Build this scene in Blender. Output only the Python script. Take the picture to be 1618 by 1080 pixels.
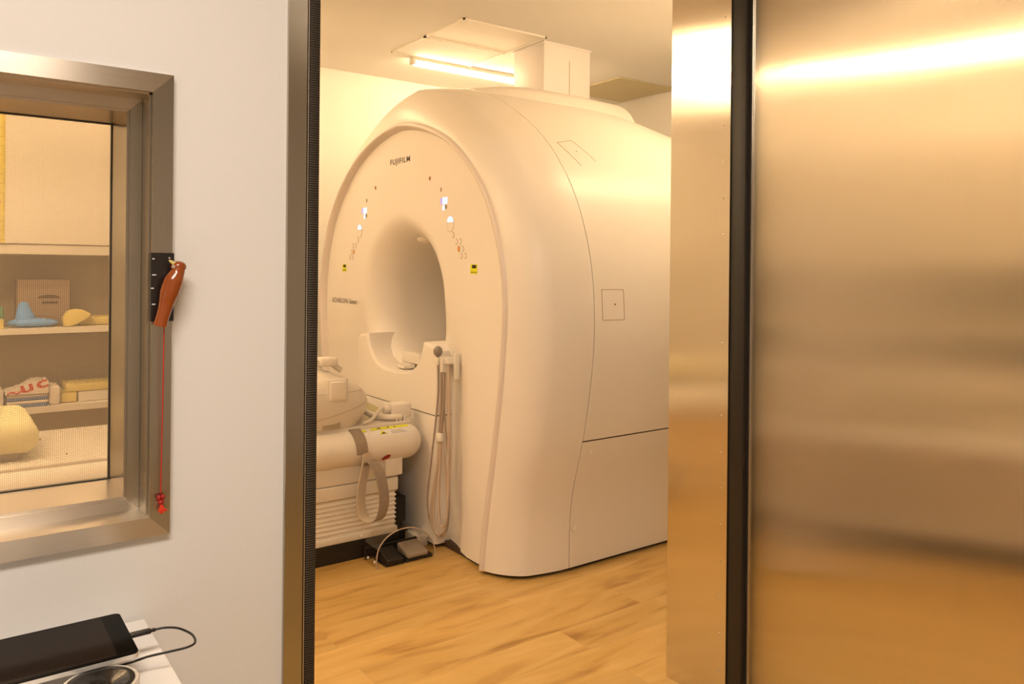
import bpy, bmesh, math, random
from mathutils import Vector, Matrix
random.seed(7)
PI = math.pi
C = bpy.context.scene.collection
for o in list(bpy.data.objects): bpy.data.objects.remove(o)

# ------------------------------------------------------------------ camera
F = 1240.0
cam_d = bpy.data.cameras.new('camera'); cam = bpy.data.objects.new('camera', cam_d); C.objects.link(cam)
cam_d.sensor_width = 36.0; cam_d.lens = 36.0 * F / 1618.0
cam_d.shift_x = 0.0; cam_d.shift_y = -115.0 / 1618.0
cam_d.clip_start = 0.02
cam.matrix_world = (Matrix.Translation((0, 0, 1.4)) @ Matrix.Rotation(-math.radians(36.2), 4, 'Z')
                    @ Matrix.Rotation(PI / 2, 4, 'X') @ Matrix.Rotation(0.0095, 4, 'Z'))
bpy.context.scene.camera = cam
# ------------------------------------------------------------------ world / exposure
w = bpy.data.worlds.new('world'); bpy.context.scene.world = w; w.use_nodes = True
w.node_tree.nodes['Background'].inputs[0].default_value = (1.0, 0.85, 0.7, 1)
w.node_tree.nodes['Background'].inputs[1].default_value = 0.05
vs = bpy.context.scene.view_settings
vs.view_transform = 'Standard'; vs.look = 'None'; vs.gamma = 1.0; vs.use_curve_mapping = False
vs.exposure = 0.0
WARM = (1.0, 0.695, 0.39)          # scanner-room tubes
CTRL = (1.0, 0.87, 0.745)          # control-room ceiling light
TUBE = 100.0
CTRL_P = 62.0

def area_light(name, loc, rot, sx, sy, power, col):
    l = bpy.data.lights.new(name, 'AREA'); l.shape = 'RECTANGLE'; l.size = sx; l.size_y = sy
    l.energy = power; l.color = col
    o = bpy.data.objects.new(name, l); o.location = loc; o.rotation_euler = rot; C.objects.link(o); return o
area_light('control_room_ceiling_lamp', (-0.25, 0.0, 2.83), (0, 0, 0), 1.2, 0.6, CTRL_P, CTRL)

# ------------------------------------------------------------------ materials
def srgb(r, g, b):
    f = lambda v: (v / 255.0) / 12.92 if v / 255.0 <= 0.04045 else ((v / 255.0 + 0.055) / 1.055) ** 2.4
    return (f(r), f(g), f(b), 1.0)
def mat(name, col, rough=0.5, metal=0.0, noise=0.0, nscale=30.0, bump=0.0, bscale=200.0, coat=0.0, emit=None, estr=0.0, spec=0.5):
    m = bpy.data.materials.new(name); m.use_nodes = True
    nt = m.node_tree; p = nt.nodes['Principled BSDF']
    if len(col) == 3: col = (*col, 1)
    p.inputs['Base Color'].default_value = col
    p.inputs['Roughness'].default_value = rough; p.inputs['Metallic'].default_value = metal
    p.inputs['Coat Weight'].default_value = coat; p.inputs['Specular IOR Level'].default_value = spec
    tc = nt.nodes.new('ShaderNodeTexCoord')
    n = nt.nodes.new('ShaderNodeTexNoise'); n.inputs['Scale'].default_value = nscale; n.inputs['Detail'].default_value = 4
    nt.links.new(tc.outputs['Object'], n.inputs['Vector'])
    if noise > 0:
        mr = nt.nodes.new('ShaderNodeMapRange'); mr.inputs['To Min'].default_value = 1 - noise; mr.inputs['To Max'].default_value = 1 + noise
        nt.links.new(n.outputs['Fac'], mr.inputs['Value'])
        mx = nt.nodes.new('ShaderNodeMix'); mx.data_type = 'RGBA'; mx.blend_type = 'MULTIPLY'; mx.inputs['Factor'].default_value = 1
        mx.inputs['A'].default_value = col; nt.links.new(mr.outputs['Result'], mx.inputs['B'])
        nt.links.new(mx.outputs['Result'], p.inputs['Base Color'])
    if bump > 0:
        n2 = nt.nodes.new('ShaderNodeTexNoise'); n2.inputs['Scale'].default_value = bscale; n2.inputs['Detail'].default_value = 3
        nt.links.new(tc.outputs['Object'], n2.inputs['Vector'])
        b = nt.nodes.new('ShaderNodeBump'); b.inputs['Strength'].default_value = bump; b.inputs['Distance'].default_value = 0.002
        nt.links.new(n2.outputs['Fac'], b.inputs['Height']); nt.links.new(b.outputs['Normal'], p.inputs['Normal'])
    if emit:
        p.inputs['Emission Color'].default_value = (*emit[:3], 1); p.inputs['Emission Strength'].default_value = estr
    return m
def steel(name, col, rough, aniso, brush_scale=(300, 300, 2), ref=(0.03, 0.05, 1)):
    m = mat(name, col, rough, 1.0)
    nt = m.node_tree; p = nt.nodes['Principled BSDF']
    p.inputs['Anisotropic'].default_value = aniso
    g = nt.nodes.new('ShaderNodeNewGeometry'); vm = nt.nodes.new('ShaderNodeVectorMath'); vm.operation = 'CROSS_PRODUCT'
    vm.inputs[1].default_value = ref; nt.links.new(g.outputs['Normal'], vm.inputs[0])
    nt.links.new(vm.outputs['Vector'], p.inputs['Tangent'])
    tc = nt.nodes.new('ShaderNodeTexCoord'); mp = nt.nodes.new('ShaderNodeMapping'); mp.inputs['Scale'].default_value = brush_scale
    n = nt.nodes.new('ShaderNodeTexNoise'); n.inputs['Scale'].default_value = 3.0; n.inputs['Detail'].default_value = 5
    nt.links.new(tc.outputs['Object'], mp.inputs['Vector']); nt.links.new(mp.outputs['Vector'], n.inputs['Vector'])
    mr = nt.nodes.new('ShaderNodeMapRange'); mr.inputs['To Min'].default_value = 0.93; mr.inputs['To Max'].default_value = 1.07
    nt.links.new(n.outputs['Fac'], mr.inputs['Value'])
    mx = nt.nodes.new('ShaderNodeMix'); mx.data_type = 'RGBA'; mx.blend_type = 'MULTIPLY'; mx.inputs['Factor'].default_value = 1
    mx.inputs['A'].default_value = (*col[:3], 1); nt.links.new(mr.outputs['Result'], mx.inputs['B'])
    nt.links.new(mx.outputs['Result'], p.inputs['Base Color'])
    return m
def glass(name, tint=(1, 1, 1), rough=0.02, alpha=0.12):
    m = bpy.data.materials.new(name); m.use_nodes = True; nt = m.node_tree; nt.nodes.clear()
    out = nt.nodes.new('ShaderNodeOutputMaterial'); mix = nt.nodes.new('ShaderNodeMixShader')
    fr = nt.nodes.new('ShaderNodeLayerWeight'); fr.inputs['Blend'].default_value = 0.5
    pw = nt.nodes.new('ShaderNodeMath'); pw.operation = 'POWER'; pw.inputs[1].default_value = 4.0; nt.links.new(fr.outputs['Facing'], pw.inputs[0])
    ml = nt.nodes.new('ShaderNodeMath'); ml.operation = 'MULTIPLY'; ml.inputs[1].default_value = 0.55; nt.links.new(pw.outputs[0], ml.inputs[0])
    tr = nt.nodes.new('ShaderNodeBsdfTransparent'); tr.inputs[0].default_value = (*tint, 1)
    gl = nt.nodes.new('ShaderNodeBsdfGlossy'); gl.inputs['Roughness'].default_value = rough
    ad = nt.nodes.new('ShaderNodeMath'); ad.operation = 'ADD'; ad.use_clamp = True; ad.inputs[1].default_value = alpha
    nt.links.new(ml.outputs[0], ad.inputs[0]); nt.links.new(ad.outputs[0], mix.inputs[0])
    nt.links.new(tr.outputs[0], mix.inputs[1]); nt.links.new(gl.outputs[0], mix.inputs[2]); nt.links.new(mix.outputs[0], out.inputs[0])
    return m
def mesh_screen(name, col, pitch, wire, tr_level=1.0):
    """woven wire cloth: wires are opaque, the holes between are open"""
    m = bpy.data.materials.new(name); m.use_nodes = True; nt = m.node_tree
    p = nt.nodes['Principled BSDF']; p.inputs['Base Color'].default_value = col; p.inputs['Roughness'].default_value = 0.5; p.inputs['Metallic'].default_value = 0.3
    tc = nt.nodes.new('ShaderNodeTexCoord'); sx = nt.nodes.new('ShaderNodeSeparateXYZ'); nt.links.new(tc.outputs['Object'], sx.inputs[0])
    outs = []
    for ax in ('X', 'Z'):
        md = nt.nodes.new('ShaderNodeMath'); md.operation = 'PINGPONG'; md.inputs[1].default_value = pitch / 2
        nt.links.new(sx.outputs[ax], md.inputs[0])
        lt = nt.nodes.new('ShaderNodeMath'); lt.operation = 'LESS_THAN'; lt.inputs[1].default_value = wire / 2
        nt.links.new(md.outputs[0], lt.inputs[0]); outs.append(lt)
    mx = nt.nodes.new('ShaderNodeMath'); mx.operation = 'MAXIMUM'
    nt.links.new(outs[0].outputs[0], mx.inputs[0]); nt.links.new(outs[1].outputs[0], mx.inputs[1])
    nt.links.new(mx.outputs[0], p.inputs['Alpha'])
    return m
def floor_mat():
    m = bpy.data.materials.new('oak_vinyl_planks'); m.use_nodes = True; nt = m.node_tree; p = nt.nodes['Principled BSDF']
    N = nt.nodes.new; L = nt.links.new
    tc = N('ShaderNodeTexCoord')
    br = N('ShaderNodeTexBrick'); br.inputs['Scale'].default_value = 1.0
    br.inputs['Brick Width'].default_value = 1.2; br.inputs['Row Height'].default_value = 0.18
    br.inputs['Mortar Size'].default_value = 0.0007; br.inputs['Mortar Smooth'].default_value = 0.2; br.offset = 0.37
    br.inputs['Color1'].default_value = (0, 0, 0, 1); br.inputs['Color2'].default_value = (1, 1, 1, 1); br.inputs['Mortar'].default_value = (0.3, 0.3, 0.3, 1)
    L(tc.outputs['Object'], br.inputs['Vector'])
    # shift the grain by plank
    sc = N('ShaderNodeVectorMath'); sc.operation = 'SCALE'; sc.inputs['Scale'].default_value = 7.0
    L(br.outputs['Color'], sc.inputs[0])
    ad = N('ShaderNodeVectorMath'); ad.operation = 'ADD'; L(tc.outputs['Object'], ad.inputs[0]); L(sc.outputs[0], ad.inputs[1])
    mp = N('ShaderNodeMapping'); mp.inputs['Scale'].default_value = (0.9, 4.5, 1.0); L(ad.outputs[0], mp.inputs['Vector'])
    n1 = N('ShaderNodeTexNoise'); n1.inputs['Scale'].default_value = 2.2; n1.inputs['Detail'].default_value = 6; n1.inputs['Distortion'].default_value = 0.9
    L(mp.outputs[0], n1.inputs['Vector'])
    mp2 = N('ShaderNodeMapping'); mp2.inputs['Scale'].default_value = (2.0, 45.0, 1.0); L(ad.outputs[0], mp2.inputs['Vector'])
    n2 = N('ShaderNodeTexNoise'); n2.inputs['Scale'].default_value = 2.0; n2.inputs['Detail'].default_value = 4; L(mp2.outputs[0], n2.inputs['Vector'])
    cr = N('ShaderNodeValToRGB'); e = cr.color_ramp.elements
    e[0].position = 0.28; e[0].color = (0.345, 0.180, 0.042, 1); e[1].position = 0.66; e[1].color = (0.62, 0.41, 0.150, 1)
    k = cr.color_ramp.elements.new(0.45); k.color = (0.54, 0.335, 0.10, 1)
    L(n1.outputs['Fac'], cr.inputs[0])
    mr = N('ShaderNodeMapRange'); mr.inputs['To Min'].default_value = 0.93; mr.inputs['To Max'].default_value = 1.06; L(n2.outputs['Fac'], mr.inputs['Value'])
    mx = N('ShaderNodeMix'); mx.data_type = 'RGBA'; mx.blend_type = 'MULTIPLY'; mx.inputs['Factor'].default_value = 1
    L(cr.outputs[0], mx.inputs['A']); L(mr.outputs[0], mx.inputs['B'])
    mt = N('ShaderNodeMapRange'); mt.inputs['To Min'].default_value = 0.93; mt.inputs['To Max'].default_value = 1.07; L(br.outputs['Color'], mt.inputs['Value'])
    mx2 = N('ShaderNodeMix'); mx2.data_type = 'RGBA'; mx2.blend_type = 'MULTIPLY'; mx2.inputs['Factor'].default_value = 1
    L(mx.outputs['Result'], mx2.inputs['A']); L(mt.outputs[0], mx2.inputs['B'])
    mx3 = N('ShaderNodeMix'); mx3.data_type = 'RGBA'; mx3.blend_type = 'MIX'; L(br.outputs['Fac'], mx3.inputs['Factor'])
    L(mx2.outputs['Result'], mx3.inputs['A']); mx3.inputs['B'].default_value = (0.42, 0.26, 0.12, 1)
    L(mx3.outputs['Result'], p.inputs['Base Color'])
    p.inputs['Roughness'].default_value = 0.42
    b = N('ShaderNodeBump'); b.inputs['Strength'].default_value = 0.08; b.inputs['Distance'].default_value = 0.002
    L(n2.outputs['Fac'], b.inputs['Height']); L(b.outputs[0], p.inputs['Normal'])
    return m
def ribbed_rubber():
    m = mat('ribbed_finger_gasket', srgb(58, 52, 46), 0.45, 0.4); nt = m.node_tree; p = nt.nodes['Principled BSDF']
    tc = nt.nodes.new('ShaderNodeTexCoord'); wv = nt.nodes.new('ShaderNodeTexWave'); wv.bands_direction = 'Z'; wv.inputs['Scale'].default_value = 62
    nt.links.new(tc.outputs['Object'], wv.inputs['Vector'])
    cr = nt.nodes.new('ShaderNodeValToRGB'); cr.color_ramp.elements[0].color = srgb(28, 24, 20); cr.color_ramp.elements[1].color = srgb(86, 78, 68)
    nt.links.new(wv.outputs['Fac'], cr.inputs[0]); nt.links.new(cr.outputs[0], p.inputs['Base Color'])
    b = nt.nodes.new('ShaderNodeBump'); b.inputs['Strength'].default_value = 0.6; b.inputs['Distance'].default_value = 0.002
    nt.links.new(wv.outputs['Fac'], b.inputs['Height']); nt.links.new(b.outputs[0], p.inputs['Normal'])
    return m
M = {}
M['wall'] = mat('painted_wall', (0.80, 0.79, 0.77), 0.75, bump=0.12, bscale=260)
M['mwall'] = mat('scanner_room_wall', (0.82, 0.80, 0.76), 0.7, bump=0.08, bscale=260)
M['ceil'] = mat('ceiling_paint', (0.80, 0.78, 0.74), 0.8)
M['floor'] = floor_mat()
M['steel'] = steel('brushed_steel_door', (0.70, 0.645, 0.55), 0.20, 1.0)
M['frame'] = steel('brushed_steel_frame', (0.50, 0.455, 0.38), 0.26, 0.9, (300, 300, 3))
M['frameh'] = steel('brushed_steel_rail', (0.66, 0.59, 0.50), 0.30, 0.9, (3, 300, 300), (1, 0.02, 0.03))
M['edge'] = mat('steel_edge', (0.75, 0.68, 0.6), 0.3, 1.0)
M['gasket'] = ribbed_rubber()
M['black'] = mat('black_rubber', srgb(26, 23, 21), 0.5, noise=0.08)
M['shell'] = mat('scanner_shell_white', (0.80, 0.755, 0.70), 0.36, noise=0.01, nscale=3)
M['face'] = mat('scanner_face_white', (0.82, 0.77, 0.715), 0.5, noise=0.01, nscale=3)
M['ring'] = mat('scanner_ring_satin', (0.70, 0.63, 0.585), 0.32)
M['gap'] = mat('seam_dark', srgb(70, 52, 40), 0.8)
M['ink'] = mat('print_dark_grey', srgb(72, 62, 54), 0.6)
M['grooves'] = mat('thin_groove_grey', srgb(150, 128, 104), 0.7)
M['bluelit'] = mat('lit_screen', (0.05, 0.09, 0.14), 0.4, emit=(0.66, 0.84, 1.0), estr=1.15)
M['lilac'] = mat('lit_screen_edge', (0.2, 0.15, 0.3), 0.4, emit=(0.55, 0.42, 1.0), estr=0.7)
M['orange'] = mat('button_orange', srgb(222, 152, 82), 0.4)
M['dot'] = mat('dot_brown', srgb(150, 98, 66), 0.5)
M['yellow'] = mat('label_yellow', srgb(222, 226, 26), 0.5)
M['labelblack'] = mat('label_black', srgb(45, 30, 20), 0.5)
M['labelwhite'] = mat('label_white', (0.82, 0.8, 0.8), 0.5)
M['labelblue'] = mat('label_blue', srgb(50, 70, 150), 0.5)
M['red'] = mat('red_plastic', srgb(160, 26, 20), 0.35)
M['bed'] = mat('bed_plastic_cream', (0.80, 0.75, 0.68), 0.42, noise=0.01, nscale=4)
M['coil'] = mat('coil_plastic_grey_beige', (0.70, 0.645, 0.565), 0.42, noise=0.015, nscale=5)
M['coil2'] = mat('coil_plastic_light', (0.76, 0.70, 0.625), 0.4)
M['strap'] = mat('grey_webbing', srgb(150, 135, 122), 0.85, noise=0.15, nscale=60, bump=0.3, bscale=900)
M['straplight'] = mat('light_strap_lining', srgb(205, 190, 170), 0.85, noise=0.05)
M['hose'] = mat('grey_beige_hose', srgb(190, 172, 155), 0.4)
M['hosedark'] = mat('grey_corrugated_hose', srgb(158, 142, 130), 0.5, noise=0.25, nscale=150)
M['bulb'] = mat('grey_rubber_bulb', srgb(140, 132, 124), 0.45)
M['clip'] = mat('cream_clip', (0.8, 0.76, 0.68), 0.45)
M['pedalgrey'] = mat('grey_pedal', srgb(150, 138, 124), 0.55, noise=0.05)
M['acrylic'] = glass('clear_acrylic', (0.96, 0.95, 0.93), 0.03, 0.06)
M['pane'] = glass('window_glass', (0.97, 0.96, 0.94), 0.01, 0.02)
M['screen'] = mesh_screen('copper_mesh', srgb(200, 178, 145), 0.0034, 0.00050)
M['shelf'] = mat('shelf_board_white', (0.74, 0.69, 0.60), 0.55, noise=0.03)
M['shelfback'] = mat('shelf_back_beige', (0.42, 0.35, 0.25), 0.7, noise=0.03)
M['towel'] = mat('white_towel', (0.78, 0.70, 0.62), 0.95, noise=0.08, nscale=60, bump=0.6, bscale=300)
M['towelblue'] = mat('blue_towel', srgb(92, 116, 160), 0.95, noise=0.25, nscale=40, bump=0.6, bscale=300)
M['bluefoam'] = mat('blue_foam', srgb(104, 166, 236), 0.85, noise=0.15, nscale=25)
M['greenfoam'] = mat('green_foam', srgb(110, 150, 120), 0.85, noise=0.1)
M['yellowfoam'] = mat('yellow_foam', srgb(222, 202, 122), 0.85, noise=0.06, nscale=20)
M['cream'] = mat('cream_cushion', srgb(232, 224, 176), 0.8, noise=0.05, nscale=12, bump=0.2, bscale=30)
M['cardboard'] = mat('grey_card_box', srgb(150, 128, 108), 0.8, noise=0.05)
M['bag'] = glass('clear_plastic_bag', (0.98, 0.98, 0.98), 0.15, 0.03)
M['bird'] = mat('varnished_brown_wood', srgb(150, 72, 22), 0.22, noise=0.18, nscale=25, coat=0.6)
M['plate'] = mat('black_lacquer_plate', srgb(30, 22, 20), 0.3, coat=0.3)
M['redstring'] = mat('red_string', srgb(196, 36, 24), 0.7)
M['tassel'] = mat('orange_red_tassel', srgb(220, 60, 24), 0.8)
M['desk'] = mat('white_desk_laminate', (0.83, 0.80, 0.77), 0.35)
M['tabscreen'] = mat('dark_tablet_glass', srgb(34, 25, 19), 0.08, spec=0.06)
M['tabbezel'] = mat('black_tablet_bezel', srgb(8, 7, 6), 0.08, spec=0.04)
M['alu'] = mat('aluminium', (0.80, 0.77, 0.72), 0.4, 0.6)
M['cable'] = mat('black_cable', srgb(30, 24, 22), 0.45)
M['lensblack'] = mat('lens_black', srgb(22, 20, 19), 0.25, coat=0.3)
M['lensglass'] = mat('lens_glass', srgb(6, 7, 10), 0.04, coat=1.0)
M['tubelamp'] = mat('tube_lamp', (1, 0.9, 0.7), 0.4, emit=WARM, estr=TUBE)
M['tubelamp2'] = mat('tube_lamp_far_row', (1, 0.9, 0.7), 0.4, emit=WARM, estr=TUBE * 0.62)
M['filltube'] = mat('added_fill_tube', (1, 0.9, 0.7), 0.4, emit=WARM, estr=TUBE * 0.10)
M['tubelamp3'] = mat('tube_lamp_left_rows', (1, 0.9, 0.7), 0.4, emit=WARM, estr=TUBE * 1.2)
M['lampbody'] = mat('lamp_housing', (0.85, 0.8, 0.72), 0.5)
M['vent'] = mat('olive_grille', (0.60, 0.53, 0.34), 0.7)
M['duct'] = mat('duct_cover_white', (0.80, 0.76, 0.74), 0.45)
M['tape'] = mat('yellow_tape', srgb(224, 204, 108), 0.5)

# ------------------------------------------------------------------ mesh helpers
class MB:
    def __init__(s): s.v = []; s.f = []
    def add(s, vs_, fs):
        b = len(s.v); s.v += [tuple(v) for v in vs_]; s.f += [[b + i for i in f] for f in fs]; return s
    def box(s, x0, x1, y0, y1, z0, z1, bev=0.0, seg=3):
        bm = bmesh.new(); bmesh.ops.create_cube(bm, size=1.0)
        for v in bm.verts: v.co = Vector((x0 + (x1 - x0) * (v.co.x + .5), y0 + (y1 - y0) * (v.co.y + .5), z0 + (z1 - z0) * (v.co.z + .5)))
        if bev > 0: bmesh.ops.bevel(bm, geom=bm.edges[:], offset=bev, segments=seg, profile=0.5, affect='EDGES')
        return s.bm(bm)
    def bm(s, bm, mtx=None):
        bm.verts.index_update()
        vs_ = [(mtx @ v.co) if mtx else v.co.copy() for v in bm.verts]
        fs = [[v.index for v in f.verts] for f in bm.faces]; bm.free(); return s.add(vs_, fs)
    def cyl(s, c, r, h, axis='Z', n=24, r2=None, bev=0):
        bm = bmesh.new(); bmesh.ops.create_cone(bm, cap_ends=True, segments=n, radius1=r, radius2=r if r2 is None else r2, depth=h)
        if bev:
            ed = [e for e in bm.edges if abs(e.verts[0].co.z - e.verts[1].co.z) < 1e-6]
            bmesh.ops.bevel(bm, geom=ed, offset=bev, segments=2, profile=.5, affect='EDGES')
        R_ = {'Z': Matrix(), 'X': Matrix.Rotation(PI / 2, 4, 'Y'), 'Y': Matrix.Rotation(PI / 2, 4, 'X')}[axis]
        return s.bm(bm, Matrix.Translation(c) @ R_)
    def sph(s, c, rx, ry, rz, n=20, rot=None):
        bm = bmesh.new(); bmesh.ops.create_uvsphere(bm, u_segments=n, v_segments=max(6, n // 2), radius=1)
        m = Matrix.Translation(c) @ (rot or Matrix()) @ Matrix.Diagonal((rx, ry, rz, 1))
        return s.bm(bm, m)
    def torus(s, c, R_, r, axis='Z', n=40, k=10, prof=None):
        vs_ = []; fs = []
        for i in range(n):
            a = 2 * PI * i / n
            for j in range(k):
                b = 2 * PI * j / k; rr = R_ + r * math.cos(b); h = r * math.sin(b)
                p = {'Z': (rr * math.cos(a), rr * math.sin(a), h), 'X': (h, rr * math.cos(a), rr * math.sin(a)), 'Y': (rr * math.cos(a), h, rr * math.sin(a))}[axis]
                vs_.append((c[0] + p[0], c[1] + p[1], c[2] + p[2]))
        for i in range(n):
            for j in range(k):
                fs.append([i * k + j, ((i + 1) % n) * k + j, ((i + 1) % n) * k + (j + 1) % k, i * k + (j + 1) % k])
        return s.add(vs_, fs)
    def prism(s, pts, axis, a0, a1):
        """pts: 2-D polygon; axis 'X': pts=(y,z), 'Y': (x,z), 'Z': (x,y)"""
        n = len(pts)
        f = {'X': lambda p, a: (a, p[0], p[1]), 'Y': lambda p, a: (p[0], a, p[1]), 'Z': lambda p, a: (p[0], p[1], a)}[axis]
        vs_ = [f(p, a0) for p in pts] + [f(p, a1) for p in pts]
        fs = [list(range(n)), list(range(2 * n - 1, n - 1, -1))] + [[i, (i + 1) % n, n + (i + 1) % n, n + i] for i in range(n)]
        return s.add(vs_, fs)
    def grid(s, rows, closed=False):
        n = len(rows[0]); vs_ = [p for r in rows for p in r]; fs = []
        for i in range(len(rows) - 1):
            for j in range(n if closed else n - 1):
                fs.append([i * n + j, i * n + (j + 1) % n, (i + 1) * n + (j + 1) % n, (i + 1) * n + j])
        return s.add(vs_, fs)
    def tube(s, pts, r, n=10, sm=6, radii=None):
        pts = [Vector(p) for p in pts]
        P = catmull(pts, sm) if sm > 1 else pts
        rr = [r] * len(P)
        if radii:
            rr = [radii[min(len(radii) - 1, int(i / (len(P) - 1) * (len(radii) - 1)))] * (1 - (i / (len(P) - 1) * (len(radii) - 1)) % 1) +
                  radii[min(len(radii) - 1, int(i / (len(P) - 1) * (len(radii) - 1)) + 1)] * ((i / (len(P) - 1) * (len(radii) - 1)) % 1) for i in range(len(P))]
        T = [(P[min(i + 1, len(P) - 1)] - P[max(i - 1, 0)]).normalized() for i in range(len(P))]
        u = T[0].orthogonal().normalized(); rows = []
        for i, p in enumerate(P):
            u = (u - T[i] * u.dot(T[i])).normalized(); v = T[i].cross(u)
            rows.append([p + (u * math.cos(2 * PI * j / n) + v * math.sin(2 * PI * j / n)) * rr[i] for j in range(n)])
        s.grid(rows, True); b = len(s.v) - len(rows) * n
        s.f.append([b + j for j in range(n)][::-1]); s.f.append([b + (len(rows) - 1) * n + j for j in range(n)])
        return s
    def ribbon(s, pts, wdir, width, th, sm=8):
        P = catmull([Vector(p) for p in pts], sm); wd = Vector(wdir).normalized() * (width / 2); rows = []
        for i, p in enumerate(P):
            t = (P[min(i + 1, len(P) - 1)] - P[max(i - 1, 0)]).normalized(); nrm = t.cross(wd).normalized() * (th / 2)
            rows.append([p - wd - nrm, p + wd - nrm, p + wd + nrm, p - wd + nrm])
        s.grid(rows, True); b = len(s.v) - len(rows) * 4
        s.f.append([b, b + 1, b + 2, b + 3]); e = b + (len(rows) - 1) * 4; s.f.append([e + 3, e + 2, e + 1, e]); return s
    def build(s, name, m, parent=None, smooth=35):
        me = bpy.data.meshes.new(name); me.from_pydata(s.v, [], s.f)
        bm = bmesh.new(); bm.from_mesh(me); bmesh.ops.remove_doubles(bm, verts=bm.verts, dist=1e-6); bmesh.ops.recalc_face_normals(bm, faces=bm.faces); bm.to_mesh(me); bm.free()
        me.materials.append(m)
        for q in me.polygons: q.use_smooth = True
        me.set_sharp_from_angle(angle=math.radians(smooth))
        o = bpy.data.objects.new(name, me); C.objects.link(o)
        if parent:
            o.parent = parent; o.matrix_parent_inverse = Matrix.Translation(-Vector(parent.location))
        return o
def catmull(P, k):
    out = []
    for i in range(len(P) - 1):
        p0 = P[max(i - 1, 0)]; p1 = P[i]; p2 = P[i + 1]; p3 = P[min(i + 2, len(P) - 1)]
        for j in range(k):
            t = j / k
            out.append(0.5 * ((2 * p1) + (p2 - p0) * t + (2 * p0 - 5 * p1 + 4 * p2 - p3) * t * t + (3 * p1 - p0 - 3 * p2 + p3) * t ** 3))
    out.append(P[-1].copy()); return out
def tag(o, label, cat, group=None):
    o['label'] = label; o['category'] = cat
    if group: o['group'] = group
    return o
def thing(name, loc, label, cat, group=None):
    o = bpy.data.objects.new(name, None); o.location = loc; o.empty_display_size = 0.05; C.objects.link(o)
    return tag(o, label, cat, group)
def struct(o): o['kind'] = 'structure'; return o
def part_label(o, t): o['label'] = t; return o
def smoothstep(a, b, x):
    t = max(0.0, min(1.0, (x - a) / (b - a))); return t * t * (3 - 2 * t)

# ================================================================== THE ROOM
H_C = 2.85; WY0, WY1 = 1.60, 1.86          # dividing wall from y=1.60 to 1.86
DX0, DX1 = 0.655, 2.04; DH = 2.42           # clear doorway
b = MB().box(-3.0, 5.0, -2.6, 5.6, -0.1, 0.0); struct(b.build('floor', M['floor']))
b = MB().box(-3.0, 5.0, -2.6, 5.6, H_C, H_C + 0.1); struct(b.build('ceiling', M['ceil']))
b = MB()
WX1 = 0.324; WX0 = -0.60; WZ0, WZ1 = 0.923, 1.727
b.box(-2.9, WX0, WY0, WY1, 0, H_C); b.box(WX0, WX1, WY0, WY1, 0, WZ0); b.box(WX0, WX1, WY0, WY1, WZ1, H_C)
b.box(WX1, 0.60, WY0, WY1, 0, H_C); b.box(0.60, 2.10, WY0, WY1, DH + 0.04, H_C); b.box(2.10, 4.9, WY0, WY1, 0, H_C)
struct(b.build('wall_front', M['wall']))
struct(MB().box(-2.9, 4.9, 5.42, 5.55, 0, H_C).build('wall_back', M['mwall']))
struct(MB().box(4.77, 4.9, WY1, 5.42, 0, H_C).build('wall_right', M['mwall']))
struct(MB().box(-2.9, -2.77, WY1, 5.42, 0, H_C).build('wall_left', M['mwall']))
struct(MB().box(-2.9, -2.77, -2.45, WY0, 0, H_C).build('wall_control_left', M['wall']))
struct(MB().box(3.5, 3.63, -2.45, WY0, 0, H_C).build('wall_control_right', M['wall']))
struct(MB().box(-2.9, 3.63, -2.55, -2.45, 0, H_C).build('wall_control_rear', M['wall']))
# baseboards in the scanner room
struct(MB().box(-2.77, 4.77, 5.408, 5.42, 0, 0.06).build('baseboard_back', M['black']))
struct(MB().box(4.758, 4.77, WY1, 5.408, 0, 0.06).build('baseboard_right', M['black']))

# ---- doorway frame
t1 = MB().box(0.585, 0.6255, 1.590, 1.605, 0, DH + 0.06, 0.001, 1)
t1.box(0.60, 0.650, 1.605, WY1 + 0.004, 0, DH + 0.04)
tr = struct(t1.build('trim_1', M['frame']))
g = MB().box(0.6265, 0.6285, 1.588, 1.600, 0, DH).build('frame_lip', M['edge'], tr)
MB().box(0.6295, 0.6525, 1.586, 1.604, 0, DH, 0.003, 2).build('finger_gasket', M['gasket'], tr)
t2 = MB().box(2.04, 2.10, 1.612, WY1 + 0.004, 0, DH + 0.04)
tr2 = struct(t2.build('trim_2', M['steel']))
MB().box(2.0385, 2.0405, 1.612, 1.642, 0, DH).build('screw_strip', M['steel'], tr2)
rv0 = None
for k in range(20):
    z = 0.12 + k * 0.1165
    if rv0 is None:
        rv0 = MB().sph((0, 0, 0), 0.0015, 0.0028, 0.0028, 10).build('rivet', M['edge'], tr2); rv = rv0
    else:
        rv = rv0.copy(); C.objects.link(rv)
    rv.matrix_parent_inverse = Matrix(); rv.location = Vector((2.0375, 1.6365, z)) - tr2.location
MB().box(2.0425, 2.108, 1.556, 1.611, 0, DH, 0.004, 2).build('rubber_gasket', M['black'], tr2)
t3 = MB().box(0.585, 2.10, 1.590, WY1 + 0.004, DH, DH + 0.04); struct(t3.build('trim_3', M['frame']))

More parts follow.
